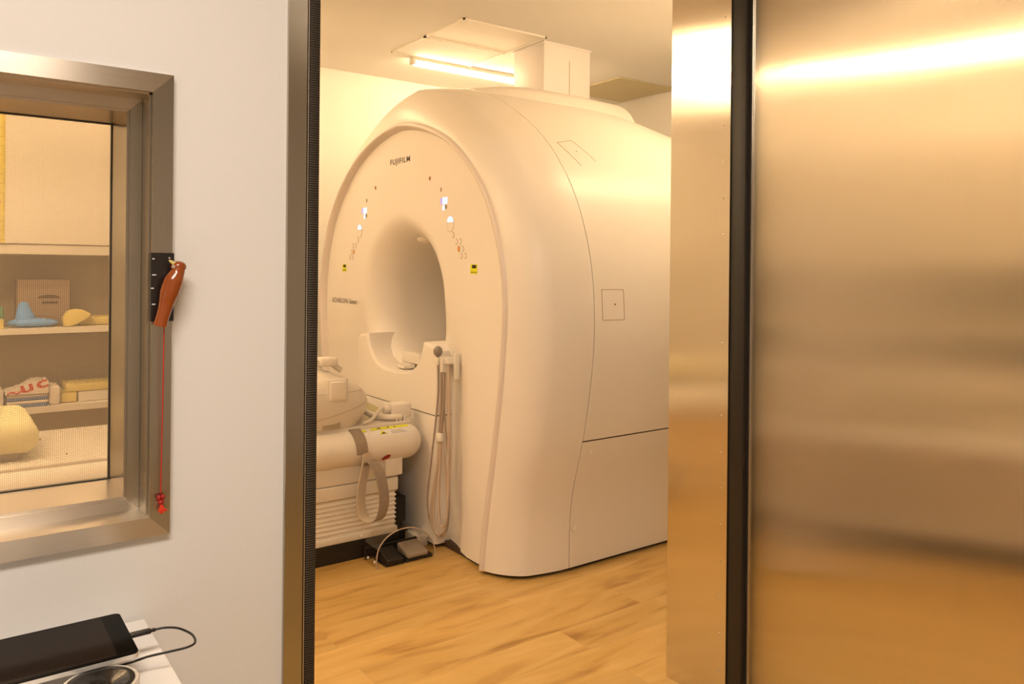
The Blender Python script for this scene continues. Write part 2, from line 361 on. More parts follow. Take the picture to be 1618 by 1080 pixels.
# ---- open shielded door, swung towards the camera
P_ANG = math.radians(33.2)
dd = Vector((-math.sin(P_ANG), -math.cos(P_ANG), 0)); nn = Vector((math.cos(P_ANG), -math.sin(P_ANG), 0))  # nn: behind the visible face
A0 = Vector((2.060, 1.545, 0))
def door_box(k0, k1, n0, n1, z0, z1):
    v = [A0 + dd * k + nn * n + Vector((0, 0, z)) for z in (z0, z1) for k, n in ((k0, n0), (k1, n0), (k1, n1), (k0, n1))]
    return v, [[0, 1, 2, 3], [7, 6, 5, 4], [0, 4, 5, 1], [1, 5, 6, 2], [2, 6, 7, 3], [3, 7, 4, 0]]
dr = struct(MB().add(*door_box(0.012, 1.42, 0.0, 0.055, 0.012, DH + 0.03)).build('door_1', M['steel']))
MB().add(*door_box(-0.012, 0.0095, -0.004, 0.055, 0.012, DH + 0.03)).build('door_edge', M['edge'], dr)
MB().add(*door_box(0.0095, 0.012, 0.006, 0.05, 0.012, DH + 0.03)).build('edge_groove', M['black'], dr)

# ---- observation window with stepped steel frame, wire mesh and glass
def ring_frame(x0, x1, z0, z1, wx, wzt, wzb, y0, y1):
    q = MB(); q.box(x0, x1, y0, y1, z1 - wzt, z1); q.box(x0, x1, y0, y1, z0, z0 + wzb)
    q.box(x0, x0 + wx, y0, y1, z0 + wzb, z1 - wzt); q.box(x1 - wx, x1, y0, y1, z0 + wzb, z1 - wzt); return q
def mitre_frame(name, x0, x1, z0, z1, w_, y0, y1, m_v, m_h, parent=None):
    """upright members brushed vertically, rails brushed along; returns the uprights"""
    X0, X1, Z0, Z1 = x0 + w_, x1 - w_, z0 + w_, z1 - w_
    q = MB(); q.prism([(x0, z0), (X0, Z0), (X0, Z1), (x0, z1)], 'Y', y0, y1); q.prism([(x1, z0), (X1, Z0), (X1, Z1), (x1, z1)], 'Y', y0, y1)
    a = q.build(name, m_v, parent, 10)
    h = MB(); h.prism([(x0, z1), (x1, z1), (X1, Z1), (X0, Z1)], 'Y', y0, y1); h.prism([(x0, z0), (x1, z0), (X1, Z0), (X0, Z0)], 'Y', y0, y1)
    h.build(name + '_rail', m_h, parent or a, 10); return a
wf = struct(mitre_frame('window_1', -0.63, 0.360, 0.892, 1.762, 0.036, 1.586, 1.601, M['frame'], M['frameh']))
rv_ = MB().box(WX0, WX0 + 0.004, 1.601, 1.86, WZ0, WZ1); rv_.box(WX1 - 0.004, WX1, 1.601, 1.86, WZ0, WZ1); rv_.build('side_reveal', M['frame'], wf)
rv_ = MB().box(WX0, WX1, 1.601, 1.86, WZ0, WZ0 + 0.004); rv_.box(WX0, WX1, 1.601, 1.86, WZ1 - 0.004, WZ1); rv_.build('sill_reveal', M['frameh'], wf)
mitre_frame('window_stop', WX0 + 0.004, 0.3195, WZ0 + 0.004, WZ1 - 0.004, 0.0215, 1.66, 1.80, M['frame'], M['frameh'], wf)
mitre_frame('inner_frame', WX0 + 0.024, 0.2995, WZ0 + 0.024, WZ1 - 0.024, 0.006, 1.668, 1.835, M['frame'], M['frameh'], wf)
mitre_frame('glazing_bead', WX0 + 0.03, 0.2935, WZ0 + 0.03, WZ1 - 0.03, 0.0022, 1.822, 1.834, M['black'], M['black'], wf)
MB().box(WX0 + 0.03, 0.2935, 1.8265, 1.8275, WZ0 + 0.03, WZ1 - 0.03).build('wire_mesh', M['screen'], wf)
MB().box(WX0 + 0.03, 0.2935, 1.8285, 1.8325, WZ0 + 0.03, WZ1 - 0.03).build('glass_pane', M['pane'], wf)

# ================================================================== CEILING THINGS (scanner room)
def light_bar(x0, y, L, z, label, mt_='tubelamp', grp='tube lights on the scanner room ceiling'):
    t = thing('tube_light', (x0, y, z + 0.05), label, 'ceiling light', grp)
    MB().box(x0, x0 + L, y - 0.032, y + 0.032, z + 0.022, z + 0.05, 0.004, 2).build('housing', M['lampbody'], t)
    MB().tube([(x0 + 0.02, y, z + 0.012), (x0 + L - 0.02, y, z + 0.012)], 0.022, 16, 1).build('tube', M[mt_], t)
    q = MB(); q.box(x0 - 0.002, x0 + 0.02, y - 0.03, y + 0.03, z - 0.006, z + 0.05, 0.006, 2).build('end_cap', M['lampbody'], t)
    q = MB(); q.box(x0 + L - 0.02, x0 + L + 0.002, y - 0.03, y + 0.03, z - 0.006, z + 0.05, 0.006, 2).build('end_cap', M['lampbody'], t)
light_bar(2.61, 4.755, 1.22, 2.80, 'lit tube light on the ceiling above the white scanner, left of the duct cover', 'tubelamp2')
light_bar(0.55, 4.755, 1.22, 2.80, 'tube light seen only as the bright streak mirrored in the steel door', 'tubelamp2')
light_bar(-1.2, 3.0, 1.6, 2.80, 'tube light near the doorway, seen as glare on the steel door jamb', 'tubelamp3')
light_bar(2.9, 2.42, 1.22, 2.80, 'tube light beside the scanner, seen as the soft highlight along its flank')
light_bar(-1.6, 3.7, 1.6, 2.80, 'tube light at the far left of the scanner room ceiling', 'tubelamp3')

light_bar(1.15, 2.30, 1.22, 2.80, 'unseen fill tube just inside the doorway, added to brighten the scanner flank and floor', 'filltube')  # added out-of-view fill, lifts the low flank and the floor beside it
v = thing('ceiling_grille', (4.42, 4.58, H_C), 'square olive-toned ceiling grille right of the duct cover', 'ceiling vent')
MB().box(4.115, 4.725, 4.275, 4.90, H_C - 0.010, H_C, 0.003, 1).build('grille_plate', M['vent'], v)
for nm, y0, y1, txt in (('ceiling_panel', 3.835, 4.268, 'flat square access panel in the ceiling, front one of the pair over the scanner'),
                        ('ceiling_panel', 4.290, 4.72, 'flat square access panel in the ceiling, rear one beside the lit tube')):
    cp = thing(nm, (2.75, (y0 + y1) / 2, H_C), txt, 'ceiling panel', 'access panels in the scanner room ceiling')
    MB().box(2.455, 3.04, y0 + 0.008, y1 - 0.008, H_C - 0.006, H_C, 0.001, 1).build('panel_board', M['ceil'] if y0 > 4 else M['lampbody'], cp)
    ring_ = MB(); a0, a1, c0, c1 = 2.44, 3.055, y0 - 0.006, y1 + 0.006
    ring_.box(a0, a1, c0, c0 + 0.012, H_C - 0.010, H_C); ring_.box(a0, a1, c1 - 0.012, c1, H_C - 0.010, H_C)
    ring_.box(a0, a0 + 0.012, c0, c1, H_C - 0.010, H_C); ring_.box(a1 - 0.012, a1, c0, c1, H_C - 0.010, H_C)
    ring_.build('panel_rim', M['lampbody'], cp)
dct = thing('duct_cover', (3.29, 4.06, 2.50), 'white square box column joining scanner top to ceiling', 'duct cover')
MB().box(3.09, 3.48, 3.90, 4.22, 2.508, H_C, 0.004, 2).build('box_panel', M['duct'], dct)
MB().box(3.30, 3.303, 3.8985, 3.90, 2.50, H_C - 0.1).build('panel_seam', M['grooves'], dct)
MB().box(3.085, 3.485, 3.895, 4.225, H_C - 0.012, H_C).build('ceiling_collar', M['duct'], dct)
hk = thing('ceiling_hook', (1.72, 3.55, H_C), 'tiny metal hook on the ceiling at the doorway\'s upper left', 'hook')
MB().tube([(1.70, 3.56, H_C - 0.001), (1.705, 3.56, H_C - 0.02), (1.74, 3.53, H_C - 0.022), (1.745, 3.53, H_C - 0.010)], 0.002, 6, 4).build('hook_wire', M['frame'], hk)

# ================================================================== THE SCANNER
YC = 3.845; BZ = 1.20; BR = 0.35; BDEP = 0.25; BFL = 0.15
S_pts = [(0.0, 1.074), (0.262, 1.075), (0.397, 1.097), (0.642, 1.168), (0.887, 1.212), (1.078, 1.234), (1.222, 1.232), (1.386, 1.217), (1.553, 1.175),
         (1.726, 1.105), (1.894, .996), (2.055, .845), (2.199, .641), (2.319, .422), (2.395, .20), (2.42, 0.0)]
R_pts = [(0.0, .88), (0.183, .900), (0.43, .945), (0.689, .991), (0.9, 1.022), (1.079, 1.040), (1.191, 1.049), (1.339, 1.041), (1.506, 1.002),
         (1.703, .918), (1.858, .793), (2.013, .607), (2.116, .393), (2.180, .17), (2.197, 0.0)]
ZF = 0.018
ZA = 1.15
def outline(pts, n_lo=26, n_hi=44):
    """right half (off>=0), from floor to top centre"""
    P = catmull([Vector((p[1], p[0], 0)) for p in pts], 24)
    lo = []
    def at_z(z):
        for a, b_ in zip(P, P[1:]):
            if a.y <= z <= b_.y: t = (z - a.y) / max(1e-9, b_.y - a.y); return a.x + (b_.x - a.x) * t
        return P[0].x
    for i in range(n_lo):
        z = ZF + (ZA - ZF) * i / n_lo; lo.append((at_z(z), z))
    for i in range(n_hi + 1):
        a = PI / 2 * i / n_hi; d = Vector((math.cos(a), math.sin(a), 0)); best = None
        for p, q in zip(P, P[1:]):
            p2 = Vector((p.x, p.y - ZA, 0)); q2 = Vector((q.x, q.y - ZA, 0))
            c1 = d.x * p2.y - d.y * p2.x; c2 = d.x * q2.y - d.y * q2.x
            if c1 <= 1e-9 and c2 >= -1e-9 and (q2.x * d.x + q2.y * d.y) > 0:
                t = -c1 / max(1e-12, (c2 - c1)); best = p2 + (q2 - p2) * t; break
        if best is None: best = Vector((P[-1].x, P[-1].y - ZA, 0))
        lo.append((max(0.0, best.x), best.y + ZA))
    lo[-1] = (0.0, lo[-1][1])
    # light smoothing
    for _ in range(6):
        lo = [lo[0]] + [((lo[i - 1][0] + 2 * lo[i][0] + lo[i + 1][0]) / 4, (lo[i - 1][1] + 2 * lo[i][1] + lo[i + 1][1]) / 4) for i in range(1, len(lo) - 1)] + [lo[-1]]
    return lo
So = outline(S_pts); Ro = outline(R_pts)
def inset(o, d, zmin=ZF):
    out = []
    for i, (x, z) in enumerate(o):
        a = o[max(i - 1, 0)]; c = o[min(i + 1, len(o) - 1)]; t = Vector((c[0] - a[0], c[1] - a[1])); t.normalize(); nrm = Vector((-t.y, t.x))
        if i == len(o) - 1: nrm = Vector((0, -1))
        q = (x + nrm.x * d, z + nrm.y * d)
        out.append((max(0, q[0]) if i < len(o) - 1 else 0.0, max(zmin, q[1]) if i else z))
    return out
def full(o):   # near side (low y) floor -> top -> far side floor, as (y, z)
    return [(YC - x, z) for x, z in o] + [(YC + x, z) for x, z in reversed(o[:-1])]
def row(o, x): return [(x, y, z) for y, z in full(o)]
def mixo(a, b_, t): return [(p[0] + (q[0] - p[0]) * t, p[1] + (q[1] - p[1]) * t) for p, q in zip(a, b_)]
Co = inset(So, 0.028)
for i in range(len(Co)):                                   # at the floor the crease sits a little further in
    z = Co[i][1]; Co[i] = (Co[i][0] - 0.006 * (1 - smoothstep(0, 0.6, z)), z)
XS = 2.372; XR = 2.030; XCR = 2.158
scn = thing('mri_scanner', (3.0, YC, 0), 'large white ring-shaped scanner with round tunnel standing on the wood floor', 'scanner')
rows = [row(inset(Ro, 0.004), XR)]
for k in range(0, 13):
    u = k / 12; s_ = math.sin(PI * u / 2); c_ = 1 - math.cos(PI * u / 2)
    tf = 0.50 * s_ + 0.50 * u; tx = 0.50 * c_ + 0.50 * u
    rows.append(row(mixo(Ro, Co, tf), XR + (XCR - XR) * tx))
n_cr = 5
for k in range(1, n_cr + 1):
    u = k / n_cr; rows.append(row(mixo(Co, So, math.sin(PI / 2 * u)), XCR + (XS - 0.002 - XCR) * u))
rows.append(row(inset(So, 0.012), XS - 0.002))
MB().grid(rows).build('front_cover', M['shell'], scn, 30)
# satin ring around the face
Rin = inset(Ro, 0.042); rr = []
for k in range(9):
    u = k / 8; rr.append(row(inset(Ro, 0.042 * u), XR + 0.004 - 0.020 * math.sin(PI * u) ** 0.8 + 0.022 * smoothstep(0.6, 1.0, u)))
MB().grid(rr).build('face_ring', M['ring'], scn, 50)
# face with flared bore mouth
XF = 2.055
loop = full(Rin)
nb = 22
base = [(loop[-1][0] + (loop[0][0] - loop[-1][0]) * k / nb, ZF) for k in range(1, nb)]
loop = loop + base
def face_x(y, z):
    r = math.hypot(y - YC, z - BZ); off = abs(y - YC); fl = BFL
    d = max(0.0, min(1.0, (r - BR) / fl))
    x = XF + BDEP * (1 - math.sqrt(max(0.0, 1 - (1 - d) ** 2)))
    x += 0.055 * (1 - smoothstep(0.44, 0.72, off)) * (1 - smoothstep(0.85, 1.25, z)) * smoothstep(0, 0.8, d)
    return x
nr = 46; rws = []
for k in range(nr + 1):
    s_ = (k / nr) ** 2.4; rw = []
    for (y, z) in loop:
        a = math.atan2(z - BZ, y - YC); cy_, cz_ = YC + BR * math.cos(a), BZ + BR * math.sin(a)
        yy, zz = cy_ + (y - cy_) * s_, cz_ + (z - cz_) * s_
        rw.append((face_x(yy, zz), yy, zz))
    rws.append(rw)
MB().grid(rws, True).build('face_panel', M['face'], scn, 50)
# bore tunnel
tr_ = []
x_b = face_x(YC, BZ + BR)
for x, r in ((x_b, BR), (3.0, BR), (3.78, BR), (3.9, BR + 0.02), (3.97, BR + 0.09)):
    tr_.append([(x, YC + r * math.cos(2 * PI * j / 72), BZ + r * math.sin(2 * PI * j / 72)) for j in range(72)])
MB().grid(tr_, True).build('bore_tunnel', M['face'], scn, 50)
# rear covers
def so_at(x):
    k = smoothstep(3.2, 4.05, x); o = []
    for off, z in So:
        f = 1 - 0.045 * k * smoothstep(1.0, 2.4, z) ; o.append((off * (1 - 0.02 * k), z * f))
    return o
ZS = 0.618
def split(o, z0, z1):
    out = []
    for p, q in zip(o, o[1:]):
        lo, hi = min(p[1], q[1]), max(p[1], q[1])
        if z0 <= p[1] <= z1: out.append(p)
        for zz in (z0, z1):
            if p[1] < zz < q[1]: t = (zz - p[1]) / (q[1] - p[1]); out.append((p[0] + (q[0] - p[0]) * t, zz))
    if z0 <= o[-1][1] <= z1: out.append(o[-1])
    return out
XB = 4.0
xs = [XS + 0.002, 2.6, 2.9, 3.2, 3.35, 3.5, 3.65, 3.8, 3.9, 4.0]
up = []
for x in xs: up.append(row(split(so_at(x), ZS + 0.003, 9), x))
for u in (0.3, 0.6, 0.85, 1.0):
    up.append(row([(max(0, p[0] - 0.08 * (1 - math.sqrt(1 - u * u))) if p[0] > 0 else 0, p[1] - 0.06 * (1 - math.sqrt(1 - u * u)) * smoothstep(1, 2.4, p[1])) for p in split(so_at(XB), ZS + 0.003, 9)], XB + 0.07 * u))
up.insert(0, row(split(inset(So, 0.012), ZS + 0.003, 9), XS + 0.002))
L_ = min(len(r) for r in up)
if len(set(len(r) for r in up)) > 1: print('ROWLEN', [len(r) for r in up]); up = [r for r in up if len(r) == len(up[1])]
MB().grid(up).build('rear_cover', M['shell'], scn, 30)
for sgn, nm in ((-1, 'lower_side_panel'), (1, 'lower_side_panel')):
    lw = []
    for x in [XS + 0.002, 2.6, 3.0, 3.4, 3.8, XB, XB + 0.05]:
        o = split(So, ZF, ZS - 0.003); lw.append([(x, YC + sgn * (p[0] - (0.03 if x > XB else 0)), p[1]) for p in o])
    lw = [[(xx, yy - sgn * 0.012, zz) for xx, yy, zz in lw[0]]] + lw
    MB().grid(lw).build(nm, M['shell'], scn, 30)
# back plate and inner dark liner (seen only as seams)
lin = inset(So, 0.010)
MB().grid([row(lin, XS - 0.10), row(lin, XS + 0.10)]).build('seam_liner', M['gap'], scn)
MB().box(XS - 0.05, XB, YC - 1.150, YC - 1.10, ZS - 0.008, ZS + 0.008).build('side_seam_liner', M['gap'], scn)
bk = full(inset(so_at(XB), 0.06, 0.02)); nbk = len(bk); bb = MB()
c_r = [(XB + 0.068, YC + 0.42 * math.cos(math.atan2(z - BZ, y - YC)), BZ + 0.42 * math.sin(math.atan2(z - BZ, y - YC))) for y, z in bk]
bb.grid([c_r, [(XB + 0.068, y, z) for y, z in bk]]); bb.build('back_plate', M['shell'], scn)
# dark plinth recess at the floor
pl = [(2.075, YC - 0.83), (2.19, YC - 1.0), (2.4, YC - 1.055), (4.0, YC - 1.055), (4.0, YC + 1.055), (2.4, YC + 1.055), (2.19, YC + 1.0), (2.075, YC + 0.83)]
MB().prism(pl, 'Z', 0.0, 0.03).build('plinth', M['gap'], scn)
# service hatches on the flank
def side_y(x, z):
    o = so_at(x)
    for p, q in zip(o, o[1:]):
        if p[1] <= z <= q[1]:
            t = (z - p[1]) / max(1e-9, q[1] - p[1]); return YC - (p[0] + (q[0] - p[0]) * t)
    return YC
def line_on_side(q, pts, w_=0.0016, steps=10):
    for (xa, za), (xb, zb) in zip(pts, pts[1:]):
        P = [Vector((xa + (xb - xa) * i / steps, 0, za + (zb - za) * i / steps)) for i in range(steps + 1)]
        for p in P: p.y = side_y(p.x, p.z) - 0.0003
        q.tube(P, w_, 6, 1)
hx = MB(); line_on_side(hx, [(2.421, 1.312), (2.556, 1.311), (2.556, 1.172), (2.421, 1.174), (2.421, 1.312)], 0.0012)
hx.build('square_hatch', M['grooves'], scn)
MB().sph((2.500, side_y(2.5, 1.244) - 0.001, 1.244), 0.004, 0.002, 0.004, 10).build('hatch_screw', M['ink'], scn)
hx = MB(); line_on_side(hx, [(2.50, 1.90), (2.435, 2.02), (2.55, 2.045), (2.62, 1.935)], 0.0012); hx.build('slanted_hatch', M['grooves'], scn)
MB().sph((2.525, side_y(2.525, 1.98) - 0.001, 1.98), 0.003, 0.002, 0.003, 8).build('hatch_screw', M['ink'], scn)
for x, z in ((2.435, 0.562), (2.40, 0.195)):
    q = MB(); q.cyl((x, side_y(x, z) - 0.0012, z), 0.0145, 0.005, 'Y', 24, bev=0.001); q.build('panel_cap', M['clip'], scn)
# raised saddle under the duct
sd = []
for k in range(17):
    a = k / 16; yy = YC - 0.30 + 0.70 * a; e = math.sin(PI * a) ** 0.35 if 0 < a < 1 else 0.0
    sd.append((yy, 2.325 + 0.18 * e))
sdd = MB(); r_ = []
for x, f in ((2.34, 0.0), (2.36, 0.35), (2.45, 0.62), (2.62, 0.84), (2.82, 0.98), (3.2, 1.0), (3.50, 0.92), (3.55, 0.62), (3.56, 0.0)):
    r_.append([(x, y, 2.325 + (z - 2.325) * f) for y, z in sd])
sdd.grid(r_).build('top_saddle', M['shell'], scn, 40)
# housing below the bore with the U-shaped cut for the table
XP = 2.015
ucut = [(3.525, 1.022), (3.535, .985), (3.560, .935), (3.600, .890), (3.660, .858), (3.74, .845), (3.845, .842), (3.95, .845), (4.03, .858), (4.09, .890), (4.130, .935), (4.155, .985), (4.165, 1.022)]
def ped(z0, z1, top):
    pts = [(YC - 0.46, z0), (YC + 0.46, z0)]
    if top: pts += [(YC + 0.46, .985), (YC + 0.43, 1.010)] + ucut[::-1] + [(YC - 0.43, 1.010), (YC - 0.46, .985)]
    else: pts += [(YC + 0.46, z1), (YC - 0.46, z1)]
    return pts
def housing(pts, name, x0, x1, bev):
    bm = bmesh.new(); n = len(pts)
    va = [bm.verts.new((x0, p[0], p[1])) for p in pts]; vb = [bm.verts.new((x1, p[0], p[1])) for p in pts]
    bm.faces.new(va); bm.faces.new(vb[::-1])
    for i in range(n): bm.faces.new((va[i], vb[i], vb[(i + 1) % n], va[(i + 1) % n]))
    bmesh.ops.recalc_face_normals(bm, faces=bm.faces)
    fr = [e for e in bm.edges if abs(e.verts[0].co.x - x0) < 1e-6 and abs(e.verts[1].co.x - x0) < 1e-6]
    def keep(e):
        if abs(e.verts[0].co.z - e.verts[1].co.z) < 1e-6 and (abs(e.verts[0].co.z - .02) < 1e-3 or abs(e.verts[0].co.z - 0.662) < 0.006): return False
        return True
    bmesh.ops.bevel(bm, geom=[e for e in fr if keep(e)], offset=bev, segments=4, profile=0.5, affect='EDGES', clamp_overlap=True)
    bmesh.ops.triangulate(bm, faces=[f for f in bm.faces if len(f.verts) > 4])
    return MB().bm(bm).build(name, M['face'], scn, 40)
housing(ped(0.665, 1.02, True), 'table_housing', XP, 2.24, 0.018)
housing(ped(0.02, 0.659, False), 'lower_housing', XP, 2.24, 0.018)
MB().box(XP + 0.012, 2.2, YC - 0.452, YC + 0.452, 0.64, 0.69).build('housing_seam', M['gap'], scn)
MB().box(XP + 0.02, 2.2, YC - 0.44, YC + 0.44, 0.0, 0.03).build('housing_plinth', M['gap'], scn)
# table rail inside the bore and its dock
q = MB().box(2.24, 3.9, YC - 0.21, YC + 0.21, 0.872, 0.892, 0.008, 2); q.build('bore_rail', M['bed'], scn)
q = MB().box(2.13, 2.22, YC - 0.075, YC + 0.125, 0.868, 0.932, 0.012, 3); q.build('table_dock', M['bed'], scn)
q = MB().box(2.06, 2.13, YC - 0.04, YC + 0.05, 0.848, 0.868, 0.006, 2); q.build('dock_tongue', M['bed'], scn)
# small intercom bump at the bore top
q = MB().sph((2.22, YC - 0.02, BZ + BR + 0.012), 0.07, 0.055, 0.026, 20); q.build('intercom_bump', M['bed'], scn)

# face instruments -----------------------------------------------------------
KS = XF / 2.02
def fy(y): return y * KS
def fz(z): return 1.4 + (z - 1.4) * KS
def disc(name, y, z, ry, rz, m, dx=0.0012, parent=None, n=20, lo=None, hi=None):
    y, z = fy(y), fz(z); x = face_x(y, z) - dx
    a0, a1 = (0, 2 * PI) if lo is None else (lo, hi)
    pts = [(y + ry * math.cos(a0 + (a1 - a0) * i / n), z + rz * math.sin(a0 + (a1 - a0) * i / n)) for i in range(n if lo is None else n + 1)]
    return MB().prism(pts, 'X', x, x + 0.004).build(name, m, parent or scn)
def rect(name, y, z, wy, wz, m, dx=0.0014, parent=None):
    y, z = fy(y), fz(z); x = face_x(y, z) - dx
    return MB().prism([(y - wy / 2, z - wz / 2), (y + wy / 2, z - wz / 2), (y + wy / 2, z + wz / 2), (y - wy / 2, z + wz / 2)], 'X', x, x + 0.004).build(name, m, parent or scn)
MID = 3.783
for s in (-1, 1):                                  # -1: near side panel, +1: far side
    Y_ = lambda d: MID + s * d
    disc('pilot_dot', Y_(0.307), 1.858, 0.009, 0.011, M['dot'])
    disc('mark_dot', Y_(0.419), 1.792, 0.006, 0.012, M['grooves'])
    rect('lit_display', Y_(0.449) - 0.008, 1.735, 0.046, 0.034, M['bluelit'])
    rect('lit_display_edge', Y_(0.449) + 0.026, 1.734, 0.016, 0.032, M['lilac'])
    disc('lit_lamp', Y_(0.445) - 0.0, 1.700, 0.012, 0.014, M['bluelit'])
    disc('mark_dot', Y_(0.445) - 0.022, 1.704, 0.010, 0.012, M['grooves'], 0.0008)
    rd = disc('round_dial', Y_(0.510), 1.617, 0.033, 0.040, M['grooves'], 0.0008)
    disc('dial_face', Y_(0.510), 1.617, 0.031, 0.038, M['face'], 0.0012, rd)
    disc('lit_dial', Y_(0.510), 1.622, 0.030, 0.034, M['bluelit'], 0.0018, rd, lo=0.15, hi=PI - 0.15)
    def ringb(d, z, m_=None):
        kr = disc('key_rim', Y_(d), z, 0.0115, 0.0155, M['grooves'], 0.0010, n=18)
        disc('key', Y_(d), z, 0.0095, 0.0132, m_ or M['face'], 0.0016, kr, n=18)
    ringb(0.536, 1.563)
    ringb(0.566, 1.530); ringb(0.601, 1.530)
    ringb(0.589 if s < 0 else 0.589, 1.495, M['orange']); ringb(0.623, 1.494)
    ringb(0.609, 1.461); ringb(0.646, 1.461)
    lb = rect('caution_label', Y_(0.722), 1.398, 0.058, 0.046, M['yellow'])
    rect('caution_symbol', Y_(0.722) - 0.004, 1.410, 0.034, 0.016, M['labelblack'], 0.0022, lb)
    rect('caution_bar', Y_(0.722), 1.384, 0.050, 0.003, M['ink'], 0.0022, lb)

def text_mesh(body, name, m, parent, origin, xdir, ydir, width, height, depth=0.0008, bold=0.0, tilt=None):
    cu = bpy.data.curves.new('t', 'FONT'); cu.body = body; cu.size = 1.0; cu.space_character = 1.12; cu.offset = bold; cu.extrude = 0.0; cu.resolution_u = 3
    to = bpy.data.objects.new('t', cu); C.objects.link(to); bpy.context.view_layer.update()
    dg = bpy.context.evaluated_depsgraph_get(); me = bpy.data.meshes.new_from_object(to.evaluated_get(dg))
    bpy.data.objects.remove(to)
    xs_ = [v_.co.x for v_ in me.vertices]; ys_ = [v_.co.y for v_ in me.vertices]
    x0, x1, y0, y1 = min(xs_), max(xs_), min(ys_), max(ys_)
    Xd, Yd = Vector(xdir), Vector(ydir); O = Vector(origin); nd = Xd.cross(Yd)
    for v_ in me.vertices:
        v_.co = O + Xd * ((v_.co.x - x0) / (x1 - x0) * width) + Yd * ((v_.co.y - y0) / (y1 - y0) * height) + nd * depth
    me.materials.clear(); me.materials.append(m); me.name = name
    o = bpy.data.objects.new(name, me); C.objects.link(o)
    if parent: o.parent = parent; o.matrix_parent_inverse = Matrix.Translation(-Vector(parent.location))
    return o
text_mesh('FUJIFILM', 'maker_lettering', M['ink'], scn, (XF - 0.0006, fy(3.909), fz(1.958)), (0, -1, 0), (0, 0, 1), fy(3.909) - fy(3.685), 0.040, bold=0.012)
text_mesh('ECHELON', 'model_lettering', M['ink'], scn, (XF - 0.0006, fy(4.676), fz(1.182)), (0, -1, 0), (0, 0, 1), fy(4.676) - fy(4.452), 0.029, bold=0.008)
text_mesh('Smart', 'model_lettering', M['ink'], scn, (XF - 0.0006, fy(4.424), fz(1.182)), (0, -1, 0), (0, 0, 1), fy(4.424) - fy(4.323), 0.029, bold=0.006)

# ================================================================== PATIENT TABLE
bed = thing('patient_table', (1.2, YC, 0), 'cream patient table with rounded rail end and ribbed bellows, docked at the scanner', 'patient table')
RY0, RY1, RZ0, RZ1 = 3.420, 4.270, 0.446, 0.621; RR = (RZ1 - RZ0) / 2; RCY, RCZ = RY0 + RR, RZ0 + RR
bm = bmesh.new(); bmesh.ops.create_cube(bm, size=1)
for v_ in bm.verts: v_.co = Vector((-0.35 + (1.988 + 0.35) * (v_.co.x + .5), RY0 + (RY1 - RY0) * (v_.co.y + .5), RZ0 + (RZ1 - RZ0) * (v_.co.z + .5)))
bmesh.ops.bevel(bm, geom=bm.edges[:], offset=RR * 0.995, segments=10, profile=0.5, affect='EDGES')
MB().bm(bm).build('table_rail', M['bed'], bed, 50)
MB().box(-0.30, 1.93, RY0 + 0.068, RY1 - 0.068, 0.612, 0.634, 0.008, 3).build('table_top', M['coil2'], bed)
MB().box(0.5, 1.860, 3.478, 4.205, 0.368, 0.520, 0.006, 3).build('carriage', M['bed'], bed)
MB().box(0.5, 1.855, 3.472, 4.22, 0.300, 0.366, 0.008, 3).build('carriage_skirt', M['bed'], bed)
MB().box(1.775, 1.868, 3.455, 3.49, 0.380, 0.492, 0.004, 2).build('corner_cover', M['bed'], bed)
MB().box(0.5, 1.84, 3.49, 4.20, 0.312, 0.40).build('carriage_core', M['gap'], bed)
q = MB(); pr = []                                      # bellows: one zig-zag profile swept round the base
zt, zb_, nrib = 0.300, 0.122, 8
for k in range(nrib * 2 + 1): pr.append((0.0 if k % 2 == 0 else 0.008, zt - (zt - zb_) * k / (nrib * 2)))
plan = [(0.5, 3.475), (1.846, 3.475), (1.846, 4.215), (0.5, 4.215)]; sg = [(1, 1), (-1, 1), (-1, -1), (1, -1)]
q.grid([[(plan[i][0] + sg[i][0] * d, plan[i][1] + sg[i][1] * d, z) for i in range(4)] for d, z in pr], True); q.build('bellows', M['bed'], bed, 10)
MB().box(0.495, 1.852, 3.470, 4.22, 0.094, 0.124, 0.004, 2).build('bellows_foot', M['bed'], bed)
MB().box(0.5, 1.862, 3.478, 4.21, 0.0, 0.094, 0.003, 1).build('kick_plate', M['black'], bed)
MB().box(1.850, 1.945, 3.56, 4.13, 0.0, 0.235, 0.004, 1).build('rear_foot', M['black'], bed)
MB().box(1.945, 2.01, 3.44, 3.56, 0.0, 0.06, 0.010, 2).build('foot_cover', M['bed'], bed)
for x, y in ((0.365, 3.98), (0.425, 3.62)): MB().box(x, x + 0.006, y, y + 0.03, 0.634, 0.6345).build('scuff_mark', M['ink'], bed)
for x, z in ((1.655, 0.365), (1.655, 0.11), (0.9, 0.365)):
    MB().sph((x, 3.469, z), 0.009, 0.006, 0.009, 12).build('screw_cap', M['clip'], bed)
def patch(name, x0, x1, a0, a1, m, lift=0.001, skew=0.0):
    """label wrapped on the round rail; angles in degrees, 0 = straight out to the near side, 90 = up"""
    n = 8; rw = []
    for k in range(n + 1):
        a = math.radians(a0 + (a1 - a0) * k / n); r = RR + lift
        rw.append([(x0, RCY - r * math.cos(a), RCZ + r * math.sin(a)), (x1, RCY - r * math.cos(a), RCZ + r * math.sin(a))])
    return MB().grid(rw).build(name, m, bed)
patch('warning_strip', 1.700, 1.905, 62, 74, M['yellow'])
patch('warning_strip', 1.600, 1.672, 58, 70, M['yellow'])
patch('white_label', 1.690, 1.905, 36, 61, M['labelwhite'], 0.0008)
patch('white_label', 1.600, 1.680, 36, 57, M['labelwhite'], 0.0008)
patch('blue_symbol', 1.615, 1.648, 42, 55, M['labelblue'], 0.0016)
for k, (xa, xb) in enumerate(((1.735, 1.755), (1.79, 1.80), (1.825, 1.835))): patch('warning_glyph', xa, xb, 66, 71, M['ink'], 0.0018)
